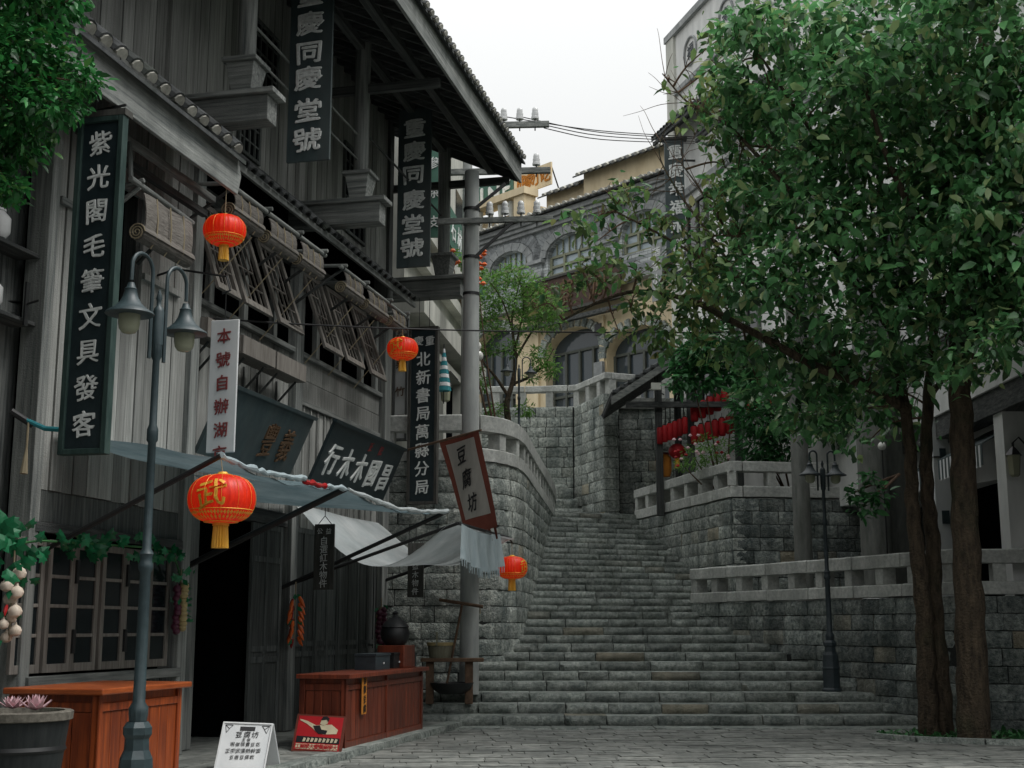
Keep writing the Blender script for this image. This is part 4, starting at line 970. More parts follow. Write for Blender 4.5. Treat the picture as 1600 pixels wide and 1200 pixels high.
# ================================================================== counters
def counter(label, s0, s1, o0, o1, z0, z1, mt, mtop, panels):
    t_ = thing('wooden_counter', L((s0+s1)/2, (o0+o1)/2, z0), label, 'counter')
    LB(MB(), s0-.07, s1+.07, o0-.02, o1+.07, z1-.055, z1).build('counter_top', M[mtop], t_)
    LB(MB(), s0+.03, s1-.03, o0+.02, o1-.03, z0, z1-.056).build('carcass', M[mt], t_)
    ss = [s0+(s1-s0)*i/panels for i in range(panels+1)]
    for i, s in enumerate(ss):
        a = min(max(s-.035, s0), s1-.07); LB(MB(), a, a+.07, o1-.03, o1, z0, z1-.058).build('stile', M[mt], t_)
    for i in range(panels):
        a, b = ss[i]+(.07 if i == 0 else .035), ss[i+1]-(.07 if i == panels-1 else .035)
        LB(MB(), a, b, o1-.031, o1-.003, z0, z0+.09).build('rail', M[mt], t_); LB(MB(), a, b, o1-.031, o1-.003, z1-.20, z1-.13).build('rail', M[mt], t_)
        n = max(2, int((b-a)/.16))
        for k in range(n): x = a+(b-a)*k/n; LB(MB(), x+.003, x+(b-a)/n-.003, o1-.034, o1-.018, z0+.092, z1-.202).build('panel_board', M[mt], t_)
    for o_ in (o0, o1-.07): LB(MB(), s0, s0+.029, o_, o_+.07, z0, z1-.058).build('stile', M[mt], t_)
    for z_ in (z0, z1-.2): LB(MB(), s0+.003, s0+.029, o0+.072, o1-.072, z_, z_+.08).build('rail', M[mt], t_)
    n = 4
    for k in range(n): x = o0+.075+(o1-o0-.15)*k/n; LB(MB(), s0+.012, s0+.028, x+.003, x+(o1-o0-.15)/n-.003, z0+.082, z1-.204).build('panel_board', M[mt], t_)
    return t_
counter('orange-red varnished counter under the ground floor window, beside the planter tub', 2.03, 3.55, .78, 1.66, .11, 1.08, 'redwood', 'redwoodtop', 1)
c2 = counter('long dark red counter left of the stairs with boxes on top', 7.42, 10.72, 1.30, 1.92, .11, 1.02, 'darkredwood', 'darkredwood', 2)
pp = thing('paper_strip', L(7.9, 1.93, .55), 'orange paper strip with black characters hanging on the dark red counter', 'paper strip')
LB(MB(), 7.95, 8.13, 1.935, 1.945, .50, 1.0).build('paper', M['paperorange'], pp)
for i, ch in enumerate('自製豆腐'): write(pp, ch, L(8.04, 1.952, .93-i*.12), UL, ZA, .105, M['ink'], bold=.02, extr=.003)
def cbox(label, px, o, w_, d_, h_, mt='barrel'):
    s = wall(px, 1048, o)[0]; t_ = thing('wooden_box', L(s, o, 1.022), label, 'box', 'dark boxes on the long counter')
    LB(MB(), s-w_/2, s+w_/2, o-d_/2, o+d_/2, 1.022, 1.022+h_-.03).build('box_body', M[mt], t_); LB(MB(), s-w_/2-.01, s+w_/2+.01, o-d_/2-.01, o+d_/2+.01, 1.022+h_-.028, 1.022+h_).build('lid', M[mt], t_)
    MB().lathe(L(s, o+d_/2+.012, 1.022+h_*.4), [(.012, -.012), (.012, .012)], 10).build('latch', M['porcelain'], t_)
cbox('leftmost slate-grey box on the long counter', 582, 1.62, .62, .3, .22, 'lampdark'); cbox('black box in the middle of the three on the long counter', 608, 1.62, .45, .28, .22, 'iron'); cbox('rightmost grey box on the long counter, beside the dark pot', 630, 1.62, .4, .28, .2, 'lampdark')
pt_ = thing('covered_pot', L(10.35, 1.6, 1.02), 'dark covered pot on a red stand at the far end of the long counter', 'pot')
LB(MB(), 10.05, 10.6, 1.42, 1.82, 1.022, 1.34).build('stand', M['darkredwood'], pt_)
MB().lathe(L(10.32, 1.6, 1.342), [(.14, 0), (.20, .08), (.22, .17), (.19, .25), (.21, .26), (.15, .34), (.05, .40), (.03, .44), (.045, .47), (.01, .5)], 20).build('pot_body', M['iron'], pt_, smooth=True)
# poster leaning on the counter end
po = thing('poster_board', L(7.2, 1.5, .12), 'red poster board with a pointing figure leaning on the long counter', 'poster')
tl, tr, bl, br = L(7.32, *perp(467, 1117, 7.32)), L(7.28, *perp(539, 1121, 7.28)), L(7.0, *perp(457, 1172, 7.0)), L(6.98, *perp(530, 1176, 6.98))
def PF(u, v, d=0.):
    p = bl*(1-u)*(1-v)+br*u*(1-v)+tl*(1-u)*v+tr*u*v; n_ = (br-bl).cross(tl-bl).normalized(); return p+n_*d
def ppoly(pts, mt, d, name): MB().prism([PF(a, b, d) for a, b in pts], PF(0, 0, .003)-PF(0, 0, 0)).build(name, M[mt], po)
MB().box(lambda a, b, c: PF(a, b, c), -.03, 1.03, -.03, 1.03, -.03, 0).build('backing', M['flagbrown'], po)
ppoly([(.02, .02), (.98, .02), (.98, .98), (.02, .98)], 'signred', .001, 'red_field')
ppoly([(.04, .22), (.97, .22), (.97, .38), (.04, .40)], 'ink', .005, 'dark_band')
for i in range(9): a = .18+.085*i; ppoly([(a, .24), (a+.05, .25), (a+.07, .34), (a+.02, .36)], 'cream', .009, 'crowd_figure')
ppoly([(.05, .04), (.95, .04), (.95, .19), (.05, .19)], 'cream', .005, 'caption_band')
ppoly([(.05, .88), (.2, .84), (.42, .72), (.55, .74), (.75, .76), (.9, .62), (.88, .5), (.6, .47), (.45, .52), (.35, .64), (.2, .76), (.06, .84)], 'cream', .005, 'figure_body')
ppoly([(.36, .7), (.5, .72), (.55, .6), (.68, .58), (.66, .48), (.5, .48), (.42, .56)], 'ink', .009, 'figure_tunic')
ppoly([(.5, .76), (.52, .9), (.6, .95), (.67, .9), (.66, .78), (.58, .72)], 'cream', .009, 'figure_head')
ppoly([(.51, .86), (.54, .96), (.62, .98), (.69, .93), (.67, .82), (.63, .89)], 'ink', .013, 'figure_hair')
for i, ch in enumerate('工業學大慶農業學大'): write(po, ch, PF(.10+.1*i, .115, .009), br-bl, tl-bl, .075, M['signred'], extr=.004, bold=.01)
# folding board
ab = thing('folding_board', (-3.1, 14.2, 0), 'white folding menu board with black writing beside the doorway', 'menu board')
tl, tr, bl, br = at(349, 1128, 14.6), at(427, 1131, 14.75), at(328, 1232, 14.2), at(415, 1238, 14.35)
bl = Vector((tl.x+.0-.03, 14.25, .01)); br = Vector((tr.x-.03, 14.4, .01))
ML_ = lambda a, b, c: bl*(1-a)*(1-b)+br*a*(1-b)+tl*(1-a)*b+tr*a*b+(br-bl).cross(tl-bl).normalized()*c
MB().box(ML_, 0, 1, 0, 1, -.02, 0).build('front_panel', M['white'], ab)
bk = Vector((.10, .55, 0)); B2 = lambda a, b, c: ML_(a, b, 0)+bk*(1-b)+Vector((0, 1, 0))*(c+.03)
MB().box(B2, 0, 1, 0, 1, 0, .02).build('back_panel', M['white'], ab)
m = MB()
for a0, a1, b0, b1 in ((0, .03, 0, 1), (.97, 1, 0, 1), (.03, .97, .975, 1), (.03, .97, 0, .02)): m.box(ML_, a0, a1, b0, b1, .001, .012)
m.build('frame', M['porcelain'], ab)
MB().box(ML_, .36, .66, .86, .93, .001, .004).build('logo_strip', M['ink'], ab)
rt = (br-bl).normalized(); upv = (tl-bl).normalized()
for (txt, b, sz, sp, a0) in (('豆腐坊', .79, .078, .16, .36), ('主營', .70, .042, .1, .47), ('現做現賣豆花', .62, .05, .1, .27), ('正宗武漢熱幹面', .51, .055, .1, .20), ('五香豆腐乾', .40, .05, .1, .30)):
    for i, ch in enumerate(txt): write(ab, ch, ML_(a0+sp*i, b, .004), rt, upv, sz, M['ink'], extr=.003, bold=.006)
for a0, sx_ in ((.06, 1), (.94, -1)):
    ppts = [(a0, .95), (a0+.15*sx_, .95), (a0+.1*sx_, .90), (a0+.04*sx_, .82)]
    m = MB(); P4 = [ML_(a, b, .003) for a, b in ppts]
    for i in range(4): m.tube([P4[i], P4[(i+1) % 4]], .003, 4)
    m.tube([P4[0], (P4[1]+P4[3])/2], .003, 4); m.build('corner_ornament', M['ink'], ab)
# planter tub with lotus
tb = thing('planter_tub', (-3.97, 10.9, 0), 'black wooden tub with a pale rim and pink lotus flowers', 'planter')
c0 = Vector((-3.97, 10.9, 0)); MB().lathe(c0, [(.29, 0), (.33, .4), (.385, .86)], 26).build('tub_body', M['barrel'], tb, smooth=True)
for z, r in ((.25, .325), (.62, .362)): MB().lathe(c0+ZA*z, [(r, 0), (r+.012, .02), (r, .05)], 26).build('hoop', M['iron'], tb, smooth=True)
m = MB(); m.lathe(c0, [(.385, .862), (.41, .87), (.415, .93), (.40, .94), (.345, .94), (.34, .86)], 30); m.build('rim', M['barrelrim'], tb)
MB().lathe(c0+ZA*.875, [(.34, 0), (.34, .01)], 26).build('water', M['water'], tb)
def lotus(c, r, parent, open_=1.):
    f = None; rr = random.Random(int(c.x*1000))
    for ring, (nn, tilt, ln) in enumerate(((8, .35, 1), (8, .75, .95), (6, 1.15, .85))):
        for k in range(nn):
            a = 2*math.pi*(k+.5*ring)/nn; d = Vector((math.cos(a), math.sin(a), 0)); sd = Vector((-d.y, d.x, 0)); up_ = tilt*open_
            p = [c, c+(d*math.cos(up_)+ZA*math.sin(up_))*r*ln*.5+sd*r*.2, c+(d*math.cos(up_+.2)+ZA*math.sin(up_+.2))*r*ln, c+(d*math.cos(up_)+ZA*math.sin(up_))*r*ln*.5-sd*r*.2]
            MB().prism(p, ZA*.004).build('petal', M['pink'], parent)
lf = thing('lotus_flower', (-3.78, 10.85, .9), 'large pink lotus flower at the right of the tub', 'flower'); lotus(Vector((-3.78, 10.7, .95)), .15, lf)
lf = thing('lotus_flower', (-4.0, 10.85, .9), 'pink lotus flower in the middle of the tub', 'flower'); lotus(Vector((-3.98, 10.75, .96)), .13, lf, .8)
for x, y_ in ((-3.66, 10.95), (-4.15, 10.8), (-3.9, 11.1)): MB().lathe(Vector((x, y_, .888)), [(.09, 0), (.095, .008)], 12).build('lily_pad', M['leafplastic'], tb)
# ================================================================== strings of vegetables and the vine
def string(label, c, items, r, mt_cycle, name='vegetable_string', ln=.8, leaf=True):
    c = Vector(c); t_ = thing(name, c-ZA*ln, label, 'hanging vegetables'); rr = random.Random(int(abs(c.x)*997))
    MB().tube([c+ZA*.12, c-ZA*ln*.9], .01, 5).build('cord', M['rope'], t_)
    for i in range(items):
        a = i*2.1+rr.uniform(-.4, .4); z = -ln*.12-(ln*.82)*i/items; q = r*rr.uniform(.85, 1.15)
        p = c+Vector((math.cos(a)*r*.95, math.sin(a)*r*.95-.02, z)); mt = mt_cycle[i % len(mt_cycle)]
        if mt in ('chili', 'orange'):
            if name == 'garlic_string': q *= .55
            d = Vector((math.cos(a)*.5, math.sin(a)*.4, -1)).normalized(); MB().tube([p, p+d*q*1.0, p+d*q*2.0, p+d*q*2.9+Vector((.01, 0, 0))], [q*.3, q*.52, q*.42, q*.06], 8).build('pepper', M[mt], t_, smooth=True)
        else:
            MB().lathe(p, [(q*.12, q*1.25), (q*.2, q*.9), (q*.75, q*.55), (q, 0), (q*.8, -q*.55), (q*.25, -q*.85)], 12, mod=(lambda an, j: 1-.1*abs(math.sin(an*2.5))) if mt == 'garlic' else None).build('bulb', M[mt], t_, smooth=True)
    for i in range(9 if leaf else 0):
        a = i*2.4; z = rr.choice((0, -.05, -ln*.3, -ln*.55, -ln*.9)); p = c+Vector((math.cos(a)*r*.7, math.sin(a)*r*.7-.03, z)); d = Vector((math.cos(a), -.3, -.9)).normalized()*.11; sd = Vector((-d.z, 0, d.x))*.3
        MB().prism([p, p+d*.5+sd, p+d, p+d*.5-sd], Vector((0, .004, 0))).build('leaf_blade', M['leafplastic'], t_)
    return t_
sG, zG = wall(22, 880, .45); string('pale garlic bulbs strung with red chilies at the left edge of the window', L(sG, .45, zG), 11, .062, ['garlic', 'garlic', 'garlic', 'garlic', 'garlic', 'chili'], 'garlic_string', .78)
sG, zG = wall(283, 905, .42); tO = string('braid of small brown and purple onions at the right edge of the window', L(sG, .42, zG), 30, .05, ['yellowveg', 'purple', 'purple'], 'onion_string', .66)
sG, zG = wall(462, 922, .25); string('string of bright orange and red peppers beside the middle post', L(sG, .25, zG), 20, .06, ['orange', 'chili', 'orange'], 'pepper_string', .78)
sG, zG = wall(596, 945, .3); string('dim string of onions hanging at the house corner', L(sG, .3, zG), 22, .06, ['purple', 'yellowveg', 'purple'], 'onion_string', .72)
def lobed(name, mt):
    P = []; n = 5
    for k in range(n):
        a = R(-110+220*k/(n-1)); P.append((math.sin(a)*.5, .15+math.cos(a)*.5, -.06)); 
        if k < n-1: a2 = R(-110+220*(k+.5)/(n-1)); P.append((math.sin(a2)*.3, .15+math.cos(a2)*.3, .0))
    V = [(0, -.1, 0), (0, .18, .07)]+P; F = [(1, i, i+1) for i in range(2, len(V)-1)]+[(0, 2, 1), (0, 1, len(V)-1)]
    me = bpy.data.meshes.new(name); me.from_pydata(V, [], F); me.materials.append(M[mt]); return me
LV = lobed('vine_leaf', 'leafplastic')
vn = thing('vine_garland', L(4.6, .4, 2.6), 'green artificial vine garland above the ground floor window', 'garland')
P = [L(*((wall(x, y_, .40)[0]), .40, wall(x, y_, .40)[1])) for x, y_ in ((-20, 800), (22, 850), (60, 845), (120, 848), (180, 852), (240, 856), (270, 862), (284, 905))]
MB().tube(P, .012, 5).build('stem', M['leafdark'], vn)
def scatter(n, px0, px1, py0, py1, sz, sd):
    rr = random.Random(sd)
    for i in range(n):
        px, py = rr.uniform(px0, px1), rr.uniform(py0, py1); s, z = wall(px, py, .42); o_ = .42+rr.uniform(-.08, .12)
        q = Matrix.Rotation(rr.uniform(-1.2, 1.2), 3, ZA) @ Matrix.Rotation(R(180)+rr.uniform(-.9, .9), 3, 'Y') @ Matrix.Rotation(R(80)+rr.uniform(-.5, .5), 3, 'X')
        k = sz*rr.uniform(.7, 1.3); M4 = (q @ Matrix.Scale(k, 3)).to_4x4(); M4.translation = L(s, o_, z); inst('vine_leaf', LV, M4, vn)
scatter(18, -5, 42, 805, 850, .2, 1); scatter(9, 0, 52, 845, 905, .16, 2); scatter(48, 50, 268, 832, 872, .15, 3); scatter(14, 262, 292, 850, 905, .13, 4)
s1_, z1_ = wall(288, 915, .42)
for i in range(8): M4 = (Matrix.Rotation(i*.9, 3, 'Z') @ Matrix.Rotation(R(150), 3, 'X') @ Matrix.Scale(.13, 3)).to_4x4(); M4.translation = L(s1_+.02*i, .44, z1_-.06*i); inst('vine_leaf', LV, M4, vn)
# jars on the shelves
for i, (s, z, h_, lab) in enumerate(((2.3, 5.3, .3, 'white porcelain jar on the upper shelf at the left edge'), (2.25, 4.6, .3, 'white porcelain jar on the lower shelf at the left edge'))):
    t_ = thing('porcelain_jar', L(s, .12, z), lab, 'jar'); MB().lathe(L(s, .12, z), [(.09, 0), (.13, .06), (.13, .2), (.07, .27)], 20).build('jar_body', M['porcelain'], t_, smooth=True); MB().lathe(L(s, .12, z+.27), [(.08, 0), (.08, .02), (.02, .05), (.02, .08)], 16).build('jar_lid', M['porcelain'], t_, smooth=True)
# faucet-like bracket pole with tassel at the left
bp_ = thing('wall_bracket', L(3.3, .3, 3.6), 'black bracket with a blue-tipped bar and straw tassel on the plank wall', 'bracket')
s, z = wall(40, 660, .35); MB().tube([L(s-.05, .3, z+.05), L(s+.1, .5, z-.05), L(s+.2, 1.1, z-.1)], .025, 8).build('bar', M['teal'], bp_); MB().tube([L(s-.1, .25, z+.1), L(s+.05, .4, z-.02)], .035, 8).build('clamp', M['iron'], bp_)
MB().tube([L(s, .38, z), L(s, .38, z-.25), L(s-.02, .38, z-.5)], [.012, .012, .04], 8).build('tassel', M['rope'], bp_)
hk = thing('wall_hook', L(3.2, .26, 4.9), 'flat black iron hook plate on the light planks holding the cable', 'hook'); s, z = wall(42, 475, .27); LB(MB(), s-.03, s+.03, .255, .275, z-.22, z+.22).build('plate', M['iron'], hk); MB().tube([L(s, .27, z), L(s, .4, z+.03)], .012, 6).build('pin', M['iron'], hk)
# pot rack beside the pole
rk = thing('plank_bench', (-1.05, 21.9, .37), 'rough plank bench in front of the concrete pole', 'bench')
a = at(658, 1031, 22.0); b = at(756, 1031, 22.0); MB().bar(a, b, .32, .06).build('bench_top', M['twig'], rk)
for px in (672, 733): p = at(px, 1034, 22.0); MB().bar(p, Vector((p.x, p.y, .37)), .13, .13).build('bench_leg', M['twig'], rk)
bu = thing('wooden_bucket', at(690, 1028, 22.05), 'old grey-green wooden bucket on the plank bench', 'bucket'); p = at(688, 1028, 22.05); p.z += .0
MB().lathe(p, [(.18, 0), (.22, .24)], 20).build('staves', M['bucket'], bu, smooth=True); MB().lathe(p+ZA*.2, [(.225, 0), (.23, .05)], 20).build('rim', M['yellowveg'], bu); MB().bar(p+Vector((-.05, -.2, .2)), p+Vector((-.05, -.2, .42)), .06, .03).build('handle', M['bucket'], bu)
rd = thing('wooden_rod', at(722, 940, 22.1), 'brown rod laid across the front of the concrete pole', 'rod'); a = at(686, 937, 22.1); b = at(755, 948, 22.1); MB().tube([a, b], .03, 8).build('rod', M['twig'], rd); MB().tube([b-Vector((.05, 0, 0)), b-Vector((.05, 0, .12))], .01, 5).build('tie', M['rope'], rd)
sk = thing('leaning_pole', at(700, 1075, 22.0), 'thin dark stick leaning behind the bucket', 'stick'); MB().tube([at(697, 1075, 21.9), at(722, 945, 22.0)], .022, 7).build('stick', M['twig'], sk)
bw = thing('iron_cauldron', at(706, 1080, 22), 'black iron cauldron under the plank bench', 'cauldron'); p = at(706, 1076, 22); p.z = .53; MB().lathe(p, [(.2, 0), (.32, .08), (.36, .18), (.33, .18), (.28, .1)], 24, cap=False).build('cauldron', M['iron'], bw, smooth=True)
# ================================================================== power pole and cables
pw = thing('utility_pole', (-.72, 22.5, .5), 'round concrete utility pole with insulator arms at the foot of the stairs', 'utility pole')
MB().lathe((-.72, 22.5, .5), [(.165, 0), (.155, 3.5), (.135, 8), (.128, 9.15)], 28).build('shaft', M['conc'], pw, smooth=True)
for py in (330, 352, 405, 462): z = at(730, py, 22.5).z; MB().lathe((-.72, 22.5, z), [(.15, 0), (.15, .05)], 24).build('band', M['iron'], pw)
def arm(py0, px0, px1, ins, parent):
    z = at(740, py0, 22.3).z; a = at(px0, py0+4, 22.3); b = at(px1, py0-3, 22.3); a.z = z-.03; b.z = z+.03
    MB().bar(a, b, .08, .1).build('cross_arm', M['beam'], parent)
    for px in ins:
        t_ = (px-px0)/(px1-px0); p = a.lerp(b, t_)+ZA*.05
        MB().lathe(p, [(.012, -.18), (.012, .06)], 8).build('pin', M['iron'], parent)
        MB().lathe(p+ZA*.06, [(.075, 0), (.075, .04), (.06, .05), (.066, .08), (.066, .12), (.052, .13), (.058, .16), (.055, .2), (.03, .23)], 14).build('insulator', M['porcelain'], parent, smooth=True)
    return a, b
arm(344, 682, 864, (765, 789, 814, 839), pw)
MB().bar(at(742, 402, 22.3), at(802, 346, 22.3), .05, .05).build('strut', M['iron'], pw); MB().bar(at(742, 326, 22.3), at(790, 287, 22.3), .05, .05).build('strut', M['iron'], pw)

def cable(label, P, r=.012, name='cable'):
    V = [Vector(p) for p in P]; Q = []
    for i in range(len(V)-1):
        for k in range(6): Q.append(V[i].lerp(V[i+1], k/6))
    Q.append(V[-1])
    for _ in range(4): Q = [Q[0]]+[(Q[i-1]+Q[i]*2+Q[i+1])/4 for i in range(1, len(Q)-1)]+[Q[-1]]
    tag(MB().tube(Q, r, 6).build(name, M['cable']), label, 'cable')
cable('long black cable crossing the whole picture, carrying the small lantern', [at(-60, 464, 12.2), at(40, 473, 13.0), at(200, 487, 14.6), at(430, 505, 18), at(632, 514, 21.4), at(850, 519, 21.8), at(1100, 520, 21.5), at(1350, 517, 21), at(1700, 506, 20)], .014)
for i, (y0, y1, y2) in enumerate(((182, 205, 214), (182, 208, 217), (192, 213, 221), (200, 219, 224))):
    cable(['topmost thin wire from the insulators to the right', 'second thin wire from the insulators, just under the topmost', 'third thin wire from the insulators to the right', 'lowest thin wire from the insulators to the right'][i], [at([787, 812, 836, 850][i], y0, 26.8), at(930, y1, 28), at(1085, y2, 35)], .011)
# concrete pole on the right
rp_ = thing('concrete_column', (5.87, 26.6, 1.9), 'thick round concrete column behind the front right balustrade', 'column'); MB().lathe((5.87, 26.6, 1.9), [(.185, 0), (.175, 3), (.16, 8)], 28).build('shaft', M['concdark'], rp_, smooth=True)
M['panemid'] = glass('painted_dim_reflection_pane', (.05, .065, .075), .1)  # base colour lifted to paint in a dim reflection
# ================================================================== cream and grey building at the top
QB = Vector((4.95, 41, 0)); UB = Vector((-.669, .743, 0)).normalized(); NB = Vector((-.743, -.669, 0)).normalized()
def FB(t, o, z): return QB+UB*t+NB*o+ZA*z
def fb(px, py, o=0.):
    a, b, d = ray(px, py); t = (o+QB.dot(NB))/(a*NB.x+b*NB.y); x, y = a*t, b*t
    return ((x-QB.x)*UB.x+(y-QB.y)*UB.y, EYE+d*t)
cb_ = thing('cream_building', FB(4, 0, 7.93), 'cream and grey brick building with arched windows above the retaining wall', 'building')
bm_ = lambda nm, mt, *a, F=FB, parent=cb_: MB().box(F, *a).build(nm, M[mt], parent)
def arched(F, t0, t1, z0, z1, ops, th, mt, parent, name='wall', seg=14):
    m = MB(); edges = [t0]
    for (a, b, zb, zs, rise) in ops: edges += [a, b]
    edges.append(t1)
    for i in range(0, len(edges), 2):
        if edges[i+1]-edges[i] > .01: m.box(F, edges[i], edges[i+1], -th, 0, z0, z1)
    for (a, b, zb, zs, rise) in ops:
        if zb > z0: m.box(F, a, b, -th, 0, z0, zb)
        P = [(a, zs)]
        for k in range(1, seg): an = math.pi*k/seg; P.append(((a+b)/2-(b-a)/2*math.cos(an), zs+rise*math.sin(an)))
        P.append((b, zs))
        for k in range(len(P)-1):
            (x0, q0), (x1, q1) = P[k], P[k+1]
            m.hexa([F(x0, -th, q0), F(x1, -th, q1), F(x1, 0, q1), F(x0, 0, q0), F(x0, -th, z1), F(x1, -th, z1), F(x1, 0, z1), F(x0, 0, z1)])
    return m.build(name, M[mt], parent)
def arch_window(F, a, b, zb, zs, rise, dep, parent, fm, pm, cols=3, rows=2, grille=True):
    m = MB(); m.add([F((a+b)/2-(b-a)/2*math.cos(math.pi*k/14), -dep, zs+rise*math.sin(math.pi*k/14)) for k in range(15)]+[F(b, -dep, zb), F(a, -dep, zb)], [tuple(range(17))])
    w_ = m.build('window', M[pm], parent)
    f = .09; g = MB(); d0, d1 = -dep+.01, -dep+.09
    for x in [a+(b-a)*i/cols for i in range(cols+1)]: x = min(max(x, a+f/2), b-f/2); MB().box(F, x-f/2, x+f/2, d0, d1, zb, zs+(0 if x-a < .1 or b-x < .1 else 0)).build('window_frame', M[fm], w_)
    for z in [zb+(zs-zb)*i/rows for i in range(rows+1)]: z = min(max(z, zb+f/2), zs); MB().box(F, a+f, b-f, d0, d1-.015, z-f/2, z+f/2).build('window_frame', M[fm], w_)
    if grille:
        for i in range(1, 7):
            x = a+(b-a)*i/7; top = zs+rise*math.sqrt(max(0, 1-((x-(a+b)/2)/((b-a)/2))**2)); MB().box(F, x-.02, x+.02, d0, d1-.03, zs, top).build('glazing_bar', M[fm], w_)
    return w_
ZG = fb(880, 500)[1]  # not used directly
z_c = (fb(745, 505)[1]+fb(1040, 428)[1])/2; z_t = (fb(745, 370)[1]+fb(927, 324)[1])/2-.14
lo = []
for (p0, p1) in ((1045, 948), (938, 853), (806, 742), (728, 660)):
    a = fb(p0, 560)[0]; b = fb(p1, 560)[0]; lo.append((a, b, 7.95, fb((p0+p1)/2, 545)[1], .75))
arched(FB, -9, 22, 7.8, z_c, lo, .5, 'yellow', cb_)
for i, (a, b, zb, zs, r_) in enumerate(lo):
    arch_window(FB, a, b, zb, zs, r_, .42, cb_, 'winframedark', 'panemid', 4, 2, False)
    # rough white voussoirs round the arch
    for k in range(15):
        an = math.pi*k/14; R_ = (b-a)/2; c = FB((a+b)/2-(R_+.16)*math.cos(an), .03, zs+(r_+.16)*math.sin(an))
        rad = (UB*(-math.cos(an))+ZA*math.sin(an)).normalized(); tan_ = rad.cross(NB)
        inst('voussoir', STONE[k % 14], frame(c, tan_, -NB, rad, .2, .14, .30), cb_)
bm_('pilaster', 'yellow', lo[0][1]+.25, lo[1][0]-.25, 0, .09, 7.95, z_c-.9); bm_('pilaster', 'yellow', lo[1][1]+.3, lo[2][0]-.3, 0, .09, 7.95, z_c-.9)
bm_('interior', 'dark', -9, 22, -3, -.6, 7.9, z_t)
p = fb(935, 515, .1); bm_('vent_plate', 'iron', p[0]-.15, p[0]+.15, .095, .14, p[1]-.2, p[1]+.2); p = fb(938, 580, .1); bm_('meter_box', 'greytrim', p[0]-.2, p[0]+.2, .095, .22, p[1]-.3, p[1]+.3)
bm_('cornice', 'greytrim', -9, 22, .002, .35, z_c, z_c+.25); bm_('cornice', 'greybrick', -9, 22, -.4, .22, z_c+.252, z_c+.5)
M['brick'] = bpy.data.materials.new('grey_brickwork'); M['brick'].use_nodes = True
t = M['brick'].node_tree; N = t.nodes; K = t.links; bs = N['Principled BSDF']; bs.inputs['Roughness'].default_value = .9
ge = N.new('ShaderNodeNewGeometry'); dt = N.new('ShaderNodeVectorMath'); dt.operation = 'DOT_PRODUCT'; dt.inputs[1].default_value = tuple(UB); K.new(ge.outputs['Position'], dt.inputs[0])
sp = N.new('ShaderNodeSeparateXYZ'); K.new(ge.outputs['Position'], sp.inputs[0]); cx = N.new('ShaderNodeCombineXYZ'); K.new(dt.outputs['Value'], cx.inputs[0]); K.new(sp.outputs['Z'], cx.inputs[1])
bt = N.new('ShaderNodeTexBrick'); K.new(cx.outputs[0], bt.inputs['Vector']); bt.inputs['Scale'].default_value = 1; bt.inputs['Brick Width'].default_value = .36; bt.inputs['Row Height'].default_value = .11; bt.inputs['Mortar Size'].default_value = .008
bt.inputs['Color1'].default_value = (.24, .265, .27, 1); bt.inputs['Color2'].default_value = (.52, .55, .55, 1); bt.inputs['Mortar'].default_value = (.14, .15, .15, 1)
nz = N.new('ShaderNodeTexNoise'); nz.inputs['Scale'].default_value = 1.2; nz.inputs['Detail'].default_value = 6; K.new(ge.outputs['Position'], nz.inputs['Vector'])
mm = N.new('ShaderNodeMapRange'); K.new(nz.outputs['Fac'], mm.inputs[0]); mm.inputs[1].default_value = .3; mm.inputs[2].default_value = .7; mm.inputs[3].default_value = .55; mm.inputs[4].default_value = 1.35
mx = N.new('ShaderNodeMix'); mx.data_type = 'RGBA'; mx.blend_type = 'MULTIPLY'; mx.inputs['Factor'].default_value = 1; K.new(bt.outputs['Color'], mx.inputs['A']); K.new(mm.outputs[0], mx.inputs['B']); K.new(mx.outputs['Result'], bs.inputs['Base Color'])
bp = N.new('ShaderNodeBump'); bp.inputs['Strength'].default_value = .4; bp.inputs['Distance'].default_value = .02; K.new(bt.outputs['Fac'], bp.inputs['Height']); bp.invert = True; K.new(bp.outputs[0], bs.inputs['Normal'])
up_ = []
for (p0, p1, py) in ((1040, 972, 400), (924, 856, 410), (826, 768, 425), (745, 680, 440)):
    a = fb(p0, py)[0]; b = fb(p1, py)[0]; up_.append((a, b, z_c+1.0, 0, .62))
zsp = fb(890, 393)[1]; up_ = [(a, b, zb, zsp, r_) for a, b, zb, _, r_ in up_]
arched(FB, -9, 22, z_c+.5, z_t, up_, .45, 'brick', cb_, 'upper_wall')
for (a, b, zb, zs, r_) in up_:
    arch_window(FB, a, b, zb, zs, r_, .2, cb_, 'winframe', 'paneblue', 3, 2)
    for (ri, ro, o_, nm, mt) in ((.04, .34, .10, 'arch_ring', 'greytrim'), (.36, .78, .04, 'soldier_brick_ring', 'greybrick')):
        nn = 9 if mt == 'greytrim' else 26
        for k in range(nn):
            a0, a1 = math.pi*(k+.03)/nn, math.pi*(k+.97)/nn; R_ = (b-a)/2
            Q = [((a+b)/2-(R_+r2)*math.cos(an), zs+(r_+r2)*math.sin(an)) for an, r2 in ((a0, ri), (a1, ri), (a1, ro), (a0, ro))]
            MB().hexa([FB(x, 0, z) for x, z in Q]+[FB(x, o_, z) for x, z in Q]).build('voussoir', M[mt], cb_)
for i in range(3):
    a, b = up_[i][1]+.12, up_[i+1][0]-.12; zz = zsp-.15
    bm_('capital', 'greytrim', a, b, .0, .22, zz, zz+.12); bm_('capital', 'greytrim', a+.08, b-.08, 0, .14, zz-.5, zz-.35); bm_('pier', 'brick', a+.12, b-.12, 0, .08, z_c+.7, zz-.002)
